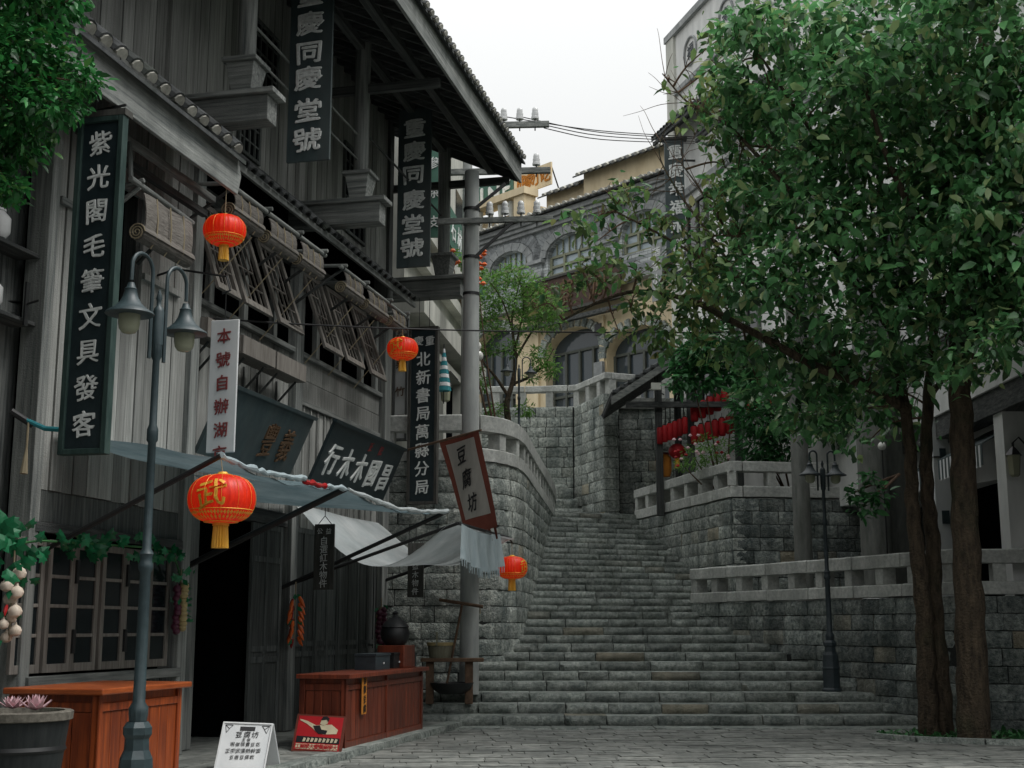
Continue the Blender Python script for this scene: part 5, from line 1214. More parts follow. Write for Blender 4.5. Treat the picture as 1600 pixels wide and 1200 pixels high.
# string courses and tiled top
for i, (o_, h0, h1) in enumerate(((.16, .0, .12), (.26, .14, .26), (.36, .28, .44))): bm_('cornice', 'greytrim', -9, 22, .0, o_, z_t-.3+h0, z_t-.3+h1)
def tiles2(F, t0, t1, sp_, o0, z0, k=.5, parent=cb_):
    m = MB(); m.hexa([F(t0, o0, z0), F(t1, o0, z0), F(t1, o0-1.2, z0+1.2*k), F(t0, o0-1.2, z0+1.2*k), F(t0, o0, z0+.06), F(t1, o0, z0+.06), F(t1, o0-1.2, z0+1.2*k+.06), F(t0, o0-1.2, z0+1.2*k+.06)])
    m.build('roof_slope', M['tile'], parent); n = int((t1-t0)/sp_); dv = (F(0, -1, 0)-F(0, 0, 0)+ZA*k).normalized(); u_ = (F(1, 0, 0)-F(0, 0, 0)); upv_ = u_.cross(dv); upv_ = upv_ if upv_.z > 0 else -upv_
    for i in range(n):
        c = F(t0+sp_*(i+.5), o0, z0+.06)+dv*.55; inst('roof_tile', TILE, frame(c, u_, dv, upv_, sp_*.55, 1.15, .16), parent)
        MB().lathe((0, 0, 0), [(.1, 0), (.1, .03)], 8)
        inst('tile_plug', PM, frame(c+upv_*.005, u_, dv, upv_, sp_*.6, 1.2, .2), parent)
tiles2(FB, -3, 11.5, .36, .5, z_t+.15, .14)
# attic set back
FA = lambda t, o, z: FB(t, o-1.5, z)
def fa(px, py): r_ = fb(px, py, -1.5); return r_
za0 = z_t-.2; r1 = fa(900, 301)[1]; 
zr_, zl2 = fa(950, 266)[1], fa(880, 296)[1]
bm_('attic_wall', 'yellow', fa(1140, 300)[0]-3, fa(912, 275)[0], -3, 0, za0, zr_+.2, F=FA)
bm_('attic_wall', 'yellow', fa(912, 275)[0]+.002, fa(842, 305)[0], -3, -.4, za0, zl2+.2, F=FA)
a, b = fa(1005, 300)[0], fa(950, 300)[0]; bm_('attic_window', 'pane', a, b, .0, .01, fa(980, 316)[1], fa(980, 291)[1], F=FA); bm_('window_hood', 'greytrim', a-.3, b+.3, .0, .2, fa(980, 289)[1], fa(980, 285)[1], F=FA)
tiles2(FA, fa(1140, 300)[0]-3, fa(905, 270)[0], .36, .35, zr_); tiles2(FA, fa(912, 275)[0]+.1, fa(838, 305)[0], .36, -.05, zl2)
# corner balcony and neon sign on the left part
a, b = fa(822, 330)[0], fa(690, 330)[0]; zb_ = fa(760, 352)[1]; ztb = fa(815, 306)[1]
bm_('balcony_wall', 'yellow', a, b, -2, -.6, za0-.3, ztb-.3, F=FA); bm_('balcony_pier', 'yellow', a, a+.6, -.5, .1, za0-.3, ztb, F=FA); bm_('balcony_rail', 'yellow', a-.1, b, -.55, .2, ztb, ztb+.28, F=FA)
for i in range(14):
    x = a+.95+i*.62; MB().lathe(FA(x, -.1, za0-.2), [(.12, 0), (.12, .08), (.07, .14), (.15, .42), (.08, (ztb-za0)*.75), (.13, ztb-za0+.16)], 12).build('baluster', M['paleconc'], cb_, smooth=True)
ns = thing('rooftop_sign', FA(a+4, -.8, ztb+.3), 'rooftop sign with green panel and orange characters behind the utility pole', 'sign')
p0, p1 = fa(838, 290), fa(780, 310); q0, q1 = fa(779, 296), fa(700, 320)
MB().box(FA, p0[0], p1[0], -.85, -.78, ztb+.45, ztb+1.35).build('panel', M['yellow'], ns); MB().box(FA, q0[0], q1[0], -.85, -.78, ztb+.3, ztb+1.4).build('panel', M['greensign'], ns)
for i, ch in enumerate('成家小吃'): write(ns, ch, FA(p1[0]-.45-(p1[0]-p0[0]-.6)*i/3.3, -.77, ztb+.9), -UB, ZA, .62, M['paperorange'], bold=.02)
for i, ch in enumerate('INE'): write(ns, ch, FA(q0[0]+1.9-.75*i, -.77, ztb+.9), -UB, ZA, 1.0, M['letter'], bold=.03)
for x in (p0[0]+.1, p1[0]-.1, q1[0]-.5): MB().bar(FA(x, -.82, ztb+.2), FA(x, -1.3, ztb+.2), .05, .05).build('stay', M['iron'], ns); MB().bar(FA(x, -.86, ztb+1.3), FA(x+.1, -1.5, ztb+.2), .04, .04).build('stay', M['iron'], ns)
# brown plaque
a, zA = fb(970, 470, .45); b, zB = fb(818, 500, .45); zt_ = (fb(970, 415, .45)[1]+fb(822, 440, .45)[1])/2; zl_ = (fb(970, 467, .45)[1]+fb(822, 492, .45)[1])/2
pq = thing('shop_plaque', FB((a+b)/2, .4, zl_), 'long brown plaque with rust-coloured characters on the grey brick storey', 'signboard')
MB().box(FB, a, b, .38, .46, zl_, zt_).build('panel', M['plaquebrown'], pq); MB().box(FB, a-.06, b+.06, .36, .52, zl_-.1, zl_-.002).build('frame', M['woodframe'], pq); MB().box(FB, a-.06, b+.06, .36, .52, zt_+.002, zt_+.09).build('frame', M['woodframe'], pq)
for i, ch in enumerate('號寨源'): t0_ = fb((842, 882, 933)[i], 450, .47)[0]; write(pq, ch, FB(t0_, .465, (zl_+zt_)/2), -UB, ZA, .95, M['paperorange'] if 0 else M['gilt'], bold=.01)
bm_('hoarding_edge', 'beamdark', a-.3, b+.6, .3, .5, zl_-.45, zl_-.3)
# narrow vertical banner on the same wall
a, b = fb(1034, 400, .6)[0], fb(1018, 400, .6)[0]; nb = thing('narrow_banner', FB(a, .6, z_c+.2), 'narrow pale grey banner with white writing beside the dark vertical board', 'banner'); MB().box(FB, a, b, .58, .61, fb(1026, 470, .6)[1], fb(1026, 380, .6)[1]).build('cloth', M['greytrim'], nb)
column(nb, '酒家小吃', FB((a+b)/2, .615, fb(1026, 384, .6)[1]), FB((a+b)/2, .615, fb(1026, 468, .6)[1]), -UB, .34, M['letter'], bold=.01)
# ================================================================== white building on the right, behind the tree
wb = thing('white_building', (7, 32, 4.3), 'tall white rendered building with slanting parapet behind the leafy tree', 'building')
QW = Vector((4.75, 37.2, 0)); UW = Vector((.275, -.961, 0)).normalized(); NW = Vector((-.961, -.275, 0)).normalized()
FW = lambda t, o, z: QW+UW*t+NW*o+ZA*z
zw = at(1076, 68, 37.2).z
def wbx(nm, mt, *a): return MB().box(FW, *a).build(nm, M[mt], wb)
wbx('wall', 'whitewall', 0, 15.5, -8, 0, 4.2, zw); wbx('parapet_coping', 'greytrim', -.12, 15.6, -.6, .12, zw, zw+.2); wbx('corner_pilaster', 'paleconc', -.06, .5, 0, .08, 4.3, zw-.002); wbx('string_course', 'greytrim', .5, 15.5, 0, .1, zw-1.9, zw-1.75); wbx('string_course', 'greytrim', .5, 15.5, 0, .1, zw-5.2, zw-5.0)
for i in range(5):
    t0 = 1.2+i*2.9; f = wbx('window', 'pane', t0, t0+1.2, .001, .02, 11.4, 13.4); 
    for a in ((t0-.12, t0, 11.3, 13.5), (t0+1.2, t0+1.32, 11.3, 13.5), (t0, t0+1.2, 11.3, 11.4), (t0, t0+1.2, 13.4, 13.5), (t0+.56, t0+.64, 11.4, 13.4)): MB().box(FW, a[0], a[1], .0, .07, a[2], a[3]).build('window_frame', M['winframedark'], f)
    f = wbx('window', 'pane', t0, t0+1.2, .001, .02, 7.4, 9.6)
    for a in ((t0-.12, t0, 7.3, 9.7), (t0+1.2, t0+1.32, 7.3, 9.7), (t0, t0+1.2, 7.3, 7.4), (t0, t0+1.2, 9.6, 9.7), (t0+.56, t0+.64, 7.4, 9.6)): MB().box(FW, a[0], a[1], .0, .07, a[2], a[3]).build('window_frame', M['winframedark'], f)
for i, ch in enumerate('福寿福'): 
    c = FW(1.6+2.4*i, .03, zw-.95); m = MB(); m.tube([c+UW*.42*math.cos(2*math.pi*k/28)+ZA*.42*math.sin(2*math.pi*k/28) for k in range(29)], .035, 6); m.build('medallion_ring', M['greytrim'], wb); write(wb, ch, c, UW, ZA, .46, M['lampdark'], name='medallion_character', bold=.0)
# tiled canopy roofs on it
for (t0, t1, z0) in ((.4, 3.2, at(1100, 222, 36).z), (3.4, 7.5, at(1125, 170, 34).z-1.2)):
    m = MB(); m.hexa([FW(t0, .8, z0+.23), FW(t1, .8, z0+.23), FW(t1, 0, z0+.7), FW(t0, 0, z0+.7), FW(t0, .8, z0+.30), FW(t1, .8, z0+.30), FW(t1, 0, z0+.77), FW(t0, 0, z0+.77)]); m.build('canopy_slope', M['tile'], wb)
    n = int((t1-t0)/.22); dv = (-NW*1.2+ZA*.7).normalized(); u_ = UW; uv = u_.cross(dv); uv = uv if uv.z > 0 else -uv
    for i in range(n): inst('roof_tile', TILE, frame(FW(t0+.22*(i+.5), .8, z0+.31)+dv*.44, u_, dv, uv, .14, .9, .13), wb)
    MB().bar(FW(t0, .72, z0+.16), FW(t1, .72, z0+.16), .08, .1).build('canopy_beam', M['beamdark'], wb)
sc = thing('vertical_board', at(1055, 430, 35.5), 'tall dark vertical board with white characters beside the leafy tree, on the far white building', 'signboard')
a = at(1038, 218, 35.5); b = at(1073, 430, 35.5); F0 = lambda x, y_, z: Vector((x, 35.5+y_, z)); za_, zb2 = at(1055, 218, 35.5).z, at(1055, 430, 35.5).z
MB().box(F0, a.x, b.x, 0, .12, zb2, za_).build('panel', M['greyboard'], sc); MB().box(F0, a.x-.12, b.x+.1, -.05, .2, za_, za_+.06).build('cap', M['woodframe'], sc)
column(sc, '重慶幸福永盛樓', Vector(((a.x+b.x)/2+.02, 35.49, za_-.1)), Vector(((a.x+b.x)/2+.06, 35.49, zb2+.05)), Vector((1, 0, 0)), .44, M['letter'], bold=.02)
MB().bar(Vector((b.x, 35.58, za_-.6)), Vector((b.x+.6, 35.6, za_-.6)), .05, .05).build('bracket', M['iron'], sc); MB().bar(Vector((b.x, 35.58, zb2+.6)), Vector((b.x+.6, 35.6, zb2+.6)), .05, .05).build('bracket', M['iron'], sc)
# ================================================================== near right building behind the trees
nb_ = thing('arcade_building', (8.5, 22, 1.9), 'white pillared arcade building with dark openings behind the tree trunks', 'building')
def nbx(nm, mt, x0, x1, y0, y1, z0, z1): return MB().box(lambda a, b, c: Vector((a, b, c)), x0, x1, y0, y1, z0, z1).build(nm, M[mt], nb_)
nbx('pillar', 'white', 7.72, 8.02, 23.9, 24.3, 1.9, 8.3); nbx('pillar', 'whitewall', 7.85, 8.2, 20.75, 21.15, 1.9, 8.3); nbx('pillar', 'concdark', 7.3, 7.9, 26.0, 26.5, 1.9, 8.3)
nbx('pillar', 'whitewall', 8.1, 8.45, 17.4, 17.8, 0, 8.3)
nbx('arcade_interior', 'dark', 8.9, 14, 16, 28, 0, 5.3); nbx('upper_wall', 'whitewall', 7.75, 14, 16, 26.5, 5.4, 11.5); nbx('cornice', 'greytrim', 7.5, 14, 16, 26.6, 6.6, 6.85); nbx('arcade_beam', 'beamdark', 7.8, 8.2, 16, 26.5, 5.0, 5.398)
for i in range(3):
    y0 = 17.9+i*3.1; f = nbx('window', 'pane', 7.72, 7.745, y0+.6, y0+2.0, 8.2, 10.3); 
    for q in ((y0+.5, y0+.6, 8.1, 10.4), (y0+2, y0+2.1, 8.1, 10.4), (y0+1.26, y0+1.34, 8.2, 10.3)): MB().box(lambda a, b, c: Vector((a, b, c)), 7.66, 7.744, q[0], q[1], q[2], q[3]).build('window_frame', M['winframedark'], f)
def stripaw(label, y0, y1, z, x=7.7):
    t_ = thing('striped_awning', (x, (y0+y1)/2, z-.5), label, 'awning'); n = int((y1-y0)/.09)
    MB().hexa([(x, y0, z), (x, y1, z), (x+.9, y1, z+.5), (x+.9, y0, z+.5), (x, y0, z+.02), (x, y1, z+.02), (x+.9, y1, z+.52), (x+.9, y0, z+.52)]).build('canopy', M['greyboard'], t_)
    for i in range(n):
        a = y0+.09*i; MB().box(lambda p, q, r_: Vector((p, q, r_)), x-.012, x, a+.003, a+.088, z-.34-.03*(i % 2), z-.002).build('valance_stripe', M['white' if i % 2 else 'greyboard'], t_)
stripaw('striped awning over the dark opening right of the thick trunk', 21.3, 23.6, 4.55); stripaw('short striped awning just left of the thick trunk', 24.4, 25.6, 4.5)
def wlamp(label, p):
    t_ = thing('wall_lantern', p, label, 'lamp'); p = Vector(p); MB().lathe(p, [(.05, 0), (.085, .03), (.11, .32), (.12, .34)], 6).build('glass_body', M['bulb'], t_); MB().lathe(p+ZA*.34, [(.14, 0), (.06, .1), (.02, .14), (.02, .2)], 6).build('cap', M['iron'], t_); MB().tube([p+ZA*.54, p+ZA*.6+Vector((.1, 0, .03)), p+Vector((.25, 0, .45))], .014, 6).build('arm', M['iron'], t_)
wlamp('black wall lantern at the right edge of the picture', at(1586, 745, 20.6)); wlamp('black wall lantern on the white pillar', at(1463, 745, 24)); wlamp('grey wall lantern below the teal striped parasol behind the utility pole', at(696, 628, 26))
gl = thing('globe_lamp', at(1378, 760, 25), 'white globe lamp on a thin post behind the tree', 'lamp'); p = at(1378, 697, 25); MB().lathe(p, [(.08*math.cos(a), .08*math.sin(a)) for a in [R(-85+17*i) for i in range(11)]], 16).build('globe', M['milk'], gl, smooth=True); MB().tube([Vector((p.x, p.y, 1.9)), p-ZA*.08], .014, 6).build('stem', M['iron'], gl)
for nm, lab, px, py, d in (('notice_plate', 'upper blue plate on the white pillar', 1473, 709, .05), ('notice_plate', 'lower dark plate on the white pillar', 1478, 808, .06)):
    p = at(px, py, 23.88); t_ = thing(nm, p-ZA*.1, lab, 'plate'); MB().cb(p, d*2.2, .02, d*4).build('plate', M['lampdark'], t_); MB().cb(p+Vector((0, -.012, 0)), d*1.8, .01, d*3.4).build('face', M['lampgreen'], t_)
cc_ = thing('pale_column', (7.05, 25.6, 1.9), 'pale round column left of the white pillar, behind the forked tree', 'column'); MB().lathe((7.1, 25.7, 1.9), [(.30, 0), (.28, 6)], 28).build('shaft', M['concdark'], cc_, smooth=True); MB().lathe((7.1, 25.7, 1.9), [(.36, 0), (.36, .2), (.30, .25)], 28).build('base', M['conc'], cc_, smooth=True)
# dark building over the second terrace
db = thing('terrace_house', (9, 31, 4.3), 'shaded brown timber house behind the shrubs of the pavilion terrace', 'house')
MB().box(lambda a, b, c: Vector((a, b, c)), 7.2, 14, 31.5, 34, 4.3, 9).build('wall', M['beamdark'], db); MB().hexa([(6.8, 31, 8.6), (14, 31, 8.6), (14, 34.5, 10.4), (6.8, 34.5, 10.4), (6.8, 31, 8.75), (14, 31, 8.75), (14, 34.5, 10.55), (6.8, 34.5, 10.55)]).build('roof', M['tile'], db)
for i in range(10): MB().box(lambda a, b, c: Vector((a, b, c)), 7.3+i*.66, 7.36+i*.66, 31.4, 31.497, 4.3, 8.6).build('batten', M['plankdark'], db)
# ================================================================== pavilion with red lanterns
pv = thing('pavilion', (5.2, 31.5, 4.3), 'dark timber pavilion with a tiled shed roof on the right terrace', 'pavilion')
ex, ey = at(955, 627, 32.5), at(1250, 520, 32.5)
e0 = at(957, 622, 32); zE = e0.z; zR = at(1125, 515, 32).z
XA, XB = e0.x, e0.x+2.63
YF, YBk = 32.0, 35.4
def slope(m, dz0, dz1, x0, x1, y0, y1):
    k = (zR-zE)/(XB-XA); z = lambda x: zE+k*(x-XA)
    return m.hexa([(x0, y0, z(x0)+dz0), (x1, y0, z(x1)+dz0), (x1, y1, z(x1)+dz0), (x0, y1, z(x0)+dz0), (x0, y0, z(x0)+dz1), (x1, y0, z(x1)+dz1), (x1, y1, z(x1)+dz1), (x0, y1, z(x0)+dz1)])
slope(MB(), 0, .05, XA, XB, YF, YBk).build('roof_board', M['beamdark'], pv); slope(MB(), -.16, .04, XA-.03, XB, YF-.06, YF-.002).build('barge_board', M['beam'], pv); slope(MB(), .052, .10, XA-.02, XB, YF-.03, YBk).build('tile_bed', M['tile'], pv)
kk = (zR-zE)/(XB-XA); dx = Vector((1, 0, kk)).normalized(); upx = Vector((-kk, 0, 1)).normalized()
for i in range(22):
    for j in range(9): c = Vector((XA+.15+j*.33, YF+.1+i*.21, zE+kk*(.15+j*.33)+.11)); inst('roof_tile', TILE, frame(c, Vector((0, 1, 0)), dx, upx, .16, .36, .13), pv) if i < 3 or j < 1 else None
for i in range(16): c = XA+i*.19; MB().cb((c+.05, YF-.03, zE+kk*(c+.05-XA)+.13), .10, .10, .07).build('verge_tile', M['tile'], pv)
for (x, y_) in ((at(1030, 700, 32.4).x, 32.4), (at(1080, 700, 32.6).x, 32.6), (at(1154, 680, 31.8).x, 31.8), (at(1060, 700, 34.6).x, 34.6)):
    z = zE+kk*(x-XA); MB().cb((x, y_, (4.3+min(z, zR))/2), .17, .17, min(z, zR)-4.3).build('post', M['beamdark'], pv)
zb5 = at(1000, 630, 32).z; MB().bar((XA+.35, YF+.2, zb5), (XB+1, YF+.2, zb5), .12, .14).build('tie_beam', M['beamdark'], pv)
for i in range(9): x = XA+1.35+i*.12; MB().cb((x, 34.4, zb5+.1), .03, .03, .56).build('grille_bar', M['beamdark'], pv)
p = at(1025, 604, 31.9); fl_ = thing('floodlight', p, 'pale box floodlight under the pavilion gable', 'lamp'); MB().cb(p, .24, .14, .17).build('housing', M['paleconc'], fl_); MB().bar(p-Vector((0, 0, .14)), p-Vector((-.2, 0, .2)), .03, .03).build('bracket', M['iron'], fl_)
k_ = 0
def rl(px, py, Y, r_, h_, lab_):
    global k_
    p = at(px, py, Y); t_ = thing('red_lantern', p-ZA*h_/2, lab_, 'lantern', 'small red lanterns in rows under the pavilion')
    MB().lathe(p, [(r_*.7, -h_/2), (r_*.97, -h_*.43), (r_, 0), (r_*.97, h_*.43), (r_*.7, h_/2)], 14).build('shade', M['redfar'], t_, smooth=True)
    MB().lathe(p, [(r_*.55, h_/2), (r_*.55, h_/2+.03)], 10).build('cap', M['iron'], t_); MB().tube([p+ZA*h_*.52, p+ZA*(h_*.52+.12)], .006, 4).build('cord', M['iron'], t_)
ORD = ['first', 'second', 'third', 'fourth', 'fifth', 'sixth', 'seventh']
for i in range(6): rl(1031+i*7.8, 681-i*3.2, 32.3, .075, .42, ORD[i]+' from the left of the red lanterns just right of the front pavilion post')
for i in range(5): rl(1085+i*12, 645-i*5.5, 32.4, .10, .45, ORD[i]+' from the left in the upper right row of small dull red pavilion lanterns')
for i in range(7): rl(1085+i*10.8, 680-i*3.2, 32.4, .094, .45, ORD[i]+' from the left in the lower right row of small dull red pavilion lanterns')
for i in range(4): rl(1172+i*14, 640-i*3, 31.5, .09, .42, ORD[i]+' from the left of the dull red lanterns half hidden by the terrace shrubs')
for (wlab, px, py, s_) in (('round red lantern on the terrace behind the flower pots', 1058, 705, .22),):
    p = at(px, py, 32.6); t_ = thing('red_lantern', p-ZA*s_, wlab, 'lantern'); MB().lathe(p, [(.1, -s_*.8), (s_*.9, -s_*.4), (s_, 0), (s_*.9, s_*.4), (.1, s_*.8)], 18).build('shade', M['redfar'], t_, smooth=True); MB().lathe(p-ZA*s_*.8, [(.06, 0), (.07, -.25)], 10).build('tassel', M['gold'], t_)
jr = thing('clay_jar', at(1037, 740, 32.8), 'orange clay jar on the terrace beside the pavilion post', 'jar'); p = at(1037, 726, 32.8); MB().lathe(p-ZA*.3, [(.16, 0), (.2, .15), (.2, .45), (.12, .55)], 16).build('jar_body', M['paperorange'], jr, smooth=True); MB().lathe(p+ZA*.25, [(.14, 0), (.13, .05)], 14).build('jar_lid', M['flagbrown'], jr)
# ================================================================== pale building left of the pole
pbg = thing('pale_building', (-2.5, 29, 4.6), 'pale concrete building with long slanting beams behind the left house', 'building')
QP = Vector((-2.0, 26.6, 0)); UP = Vector((.13, .99, 0)).normalized(); NP = Vector((.99, -.13, 0)).normalized(); FP = lambda t, o, z: QP+UP*t+NP*o+ZA*z
def pbx(nm, mt, *a): return MB().box(FP, *a).build(nm, M[mt], pbg)
pbx('wall', 'paleconc', -1.2, 7, -6, 0, 4.6, 13.5)
for z0, z1, o_ in ((9.55, 9.95, .35), (9.0, 9.25, .22), (7.75, 8.2, .42), (7.3, 7.45, .25)): pbx('beam', 'paleconc', -1.2, 7.02, .002, o_, z0, z1)
pbx('dark_opening', 'dark', -1.0, 6.6, .003, .02, 4.8, 7.2)
for t0 in (-1.2, 1.6, 4.3, 6.7): pbx('column', 'paleconc', t0, t0+.35, 0, .3, 4.6, 7.3)
for t0 in (-.6, 1.1, 2.8, 4.6): f = pbx('window', 'pane', t0, t0+.9, .003, .02, 10.6, 12.3); MB().box(FP, t0-.08, t0+.98, 0, .1, 10.48, 10.6).build('sill', M['paleconc'], f)
gs = thing('green_sign', at(680, 290, 26), 'green vertical sign with white characters behind the balcony post', 'sign'); a, b = at(668, 370, 25.6), at(689, 232, 25.6)
MB().box(lambda x, y_, z: Vector((x, y_, z)), a.x, b.x, 25.6, 25.68, a.z, b.z).build('panel', M['greensign'], gs); column(gs, '參茶支', Vector(((a.x+b.x)/2, 25.59, b.z)), Vector(((a.x+b.x)/2, 25.59, a.z)), Vector((1, 0, 0)), .26, M['letter'], bold=.01)
gs = thing('green_sign', at(700, 480, 27), 'slanting green panel with white strokes above the pale beams', 'sign'); MB().box(FP, -.8, 6.9, .36, .40, 10.0, 10.9).build('panel', M['greensign'], gs)
for i in range(9): write(gs, '山川竹石林木水花草'[i], FP(-.3+i*.8, .405, 10.45), UP, ZA, .6, M['letter'], bold=.0)
pr_ = thing('striped_parasol', at(692, 600, 25.5), 'folded teal and white striped parasol cloth beside the dark signboard', 'parasol'); p = at(694, 545, 25.4)
for i in range(10): MB().lathe(p-ZA*(.085*i), [(.02+.013*i, 0), (.033+.013*i, -.083)], 14, mod=lambda an, j: 1-.2*abs(math.sin(an*4))).build('stripe', M['teal' if i % 2 else 'white'], pr_, smooth=True)
MB().tube([p+ZA*.1, p-ZA*1.1], .012, 6).build('pole', M['iron'], pr_)
for i, (px, py) in enumerate(((744, 541), (747, 556))):
    p = at(px, py, 27); t_ = thing('globe_lamp', p-ZA*.1, ['upper white globe lamp at the right edge of the utility pole', 'lower white globe lamp at the right edge of the utility pole'][i], 'lamp'); MB().lathe(p, [(.11*math.cos(a), .11*math.sin(a)) for a in [R(-85+17*j) for j in range(11)]], 16).build('globe', M['milk'], t_, smooth=True); MB().tube([p-Vector((0, 0, .1)), p+Vector((-.05, 0, -.5)), p+Vector((-.3, 0, -.5))], .015, 6).build('arm', M['iron'], t_)
# unseen houses added round the viewer to darken the lower scene
for i, (x, y_, sx, sy, h_, lab) in enumerate(((-15, -12, 14, 12, 13, 'unseen grey house added behind the viewer on the left to block light'), (16, -10, 12, 14, 12, 'unseen grey house added behind the viewer on the right to block light'), (0, -22, 16, 6, 11, 'unseen long grey house added behind the viewer to block light'), (17, 8, 10, 16, 7, 'unseen white house added along the right side of the street to block light'))):
    t_ = thing('shading_house', (x, y_, 0), lab, 'house', 'unseen houses added to darken the street'); MB().cb((x, y_, h_/2), sx, sy, h_).build('wall', M['whitewall' if i == 3 else 'plankdark'], t_); MB().cb((x, y_, h_+.2), sx+1.4, sy+1.4, .4).build('roof', M['tile'], t_)
# ================================================================== trees
LT = np.array([(0, 0, 0), (.24, .30, .05), (-.24, .30, .05), (0, .45, -.01), (.20, .68, .0), (-.20, .68, .0), (0, 1.05, -.16)])
LF = [(0, 1, 3), (0, 3, 2), (1, 4, 3), (3, 5, 2), (3, 4, 6), (3, 6, 5)]
def leaf_mats(n, rs, pts, size, droop=.8, out=None):
    d = rs.normal(size=(n, 3)); d[:, 2] *= .5
    if out is not None: d += out*.9
    d[:, 2] -= droop; d /= np.linalg.norm(d, axis=1)[:, None]
    up = rs.normal(size=(n, 3))*.55; up[:, 2] += 1.0; x = np.cross(d, up); x /= np.linalg.norm(x, axis=1)[:, None]+1e-9; z = np.cross(x, d)
    s = size*(.5+.9*rs.uniform(size=n)**1.3)
    return np.stack([x, d, z], axis=2)*s[:, None, None]
def foliage(name, mt, parent, pts, size, seed, droop=.8, out=None, wide=1.):
    rs = np.random.RandomState(seed); n = len(pts); A_ = leaf_mats(n, rs, pts, size, droop, out)
    T = LT*np.array([wide, 1, 1]); V = np.einsum('nij,vj->nvi', A_, T)+pts[:, None, :]
    nv = len(LT); F = (np.array(LF)[None]+np.arange(n)[:, None, None]*nv).reshape(-1, 3)
    me = bpy.data.meshes.new(name); V = V.reshape(-1, 3); c = V.mean(0); me.vertices.add(len(V)); me.vertices.foreach_set('co', (V-c).ravel())
    me.loops.add(F.size); me.polygons.add(len(F)); me.loops.foreach_set('vertex_index', F.ravel()); me.polygons.foreach_set('loop_start', np.arange(0, F.size, 3)); me.update(calc_edges=True)
    me.materials.append(M[mt]); me.polygons.foreach_set('use_smooth', [True]*len(F))
    o = link(name, me, Vector(c), parent); o['kind'] = 'stuff'; return o
LEAF = bpy.data.meshes.new('leaf'); LEAF.from_pydata([tuple(v) for v in LT], [], LF); LEAF.materials.append(M['leaf'])
LEAF2 = bpy.data.meshes.new('leaf'); LEAF2.from_pydata([tuple(v) for v in LT], [], LF); LEAF2.materials.append(M['leafnear'])
def blob_pts(rs, c, r, n, shell=.55):
    d = rs.normal(size=(n, 3)); d /= np.linalg.norm(d, axis=1)[:, None]; k = (shell+(1-shell)*rs.uniform(size=n)**.5)*(1+.28*np.sin(d[:, 0]*5+c[0]*3)*np.cos(d[:, 2]*6+c[2]*2))
    return np.array(c)+d*k[:, None]*np.array(r), d
def limb(parent, P, r0, r1, n=9, name='branch', wob=.0, mt='bark'):
    P = [Vector(p) for p in P]; Q = [P[0]]
    for i in range(len(P)-1):
        a = P[max(0, i-1)]; b = P[i]; c = P[i+1]; d = P[min(len(P)-1, i+2)]
        for k in range(1, 7):
            t = k/6; Q.append(.5*((2*b)+(c-a)*t+(2*a-5*b+4*c-d)*t*t+(3*b-a-3*c+d)*t**3))
    m = len(Q); Q = [q+Vector((math.sin(i*1.7+r0*50)*wob, math.cos(i*1.3)*wob, 0)) for i, q in enumerate(Q)]
    o = MB().tube(Q, [(r0+(r1-r0)*(i/(m-1))**.9)*(1+.03*math.sin(i*2.1)) for i in range(m)], n).build(name, M[mt], parent, smooth=True)
    return Q
rs = np.random.RandomState(3)
# clusters: px, py, depth, radius px
big = [(1130, 60, 20, 42), (1180, 40, 18.5, 60), (1250, 50, 19, 75), (1340, 60, 18, 85), (1440, 60, 18.5, 85), (1540, 60, 17.5, 85), (1620, 120, 17.5, 80),
       (1135, 140, 19, 48), (1200, 150, 19, 62), (1280, 160, 18, 75), (1370, 160, 19, 85), (1470, 170, 18, 85), (1570, 190, 17, 80),
       (1150, 215, 20, 44), (1135, 105, 20.6, 34), (1165, 150, 20.6, 40), (1140, 275, 20.6, 32), (1200, 290, 21, 44), (1135, 330, 20.6, 30), (1130, 440, 20.6, 34), (1090, 440, 20.8, 30), (1050, 420, 20.8, 20), (1115, 225, 20.3, 26), (1105, 160, 20.3, 24), (1160, 270, 20, 34), (1210, 200, 21, 44), (1180, 390, 21, 44), (1240, 300, 21, 50), (1110, 350, 20.4, 26), (1290, 100, 20.5, 60), (1380, 200, 20.5, 60), (1220, 250, 19.5, 58), (1300, 260, 18.5, 80), (1400, 270, 18, 85), (1500, 280, 17.5, 85), (1600, 300, 17, 80),
       (1120, 300, 19, 36), (1180, 330, 19, 52), (1260, 350, 18.5, 70), (1350, 370, 18, 80), (1450, 380, 17.8, 85), (1550, 390, 17, 80),
       (1090, 395, 19.5, 46), (1150, 430, 19, 55), (1230, 440, 18.5, 70), (1320, 460, 18.3, 75), (1420, 470, 18, 75), (1520, 470, 17.5, 70), (1600, 480, 17, 60),
       (1080, 480, 20, 50), (1140, 520, 20.5, 55), (1220, 540, 20, 62), (1300, 560, 19.5, 60), (1390, 560, 19, 60), (1470, 545, 18.5, 50), (1190, 600, 21, 40), (1270, 620, 20.5, 52), (1350, 620, 19.8, 44), (1300, 665, 21, 34), (1400, 640, 20.5, 36), (1240, 660, 21.5, 30), (1340, 690, 22, 24),
       (1030, 520, 20.5, 34), (1000, 480, 20.5, 26), (960, 320, 20.5, 24), (920, 345, 20.3, 24), (945, 390, 20.2, 26), (985, 300, 20.4, 24), (1010, 340, 20.2, 22), (925, 430, 20.6, 20), (985, 420, 20.4, 20), (880, 455, 21, 22), (850, 475, 21, 14), (1070, 190, 20.2, 14), (1040, 345, 20, 18), (975, 520, 20.8, 16), (905, 420, 20.8, 20), (1040, 130, 20.5, 8), (1560, 560, 17, 30), (1500, 590, 17.5, 26), (1580, 140, 21, 90), (1480, 120, 22, 70), (1450, 300, 22, 70)]
tr = thing('broadleaf_tree', (6.2, 19.7, 0), 'large broad-leaved tree with twin trunks filling the right side', 'tree')
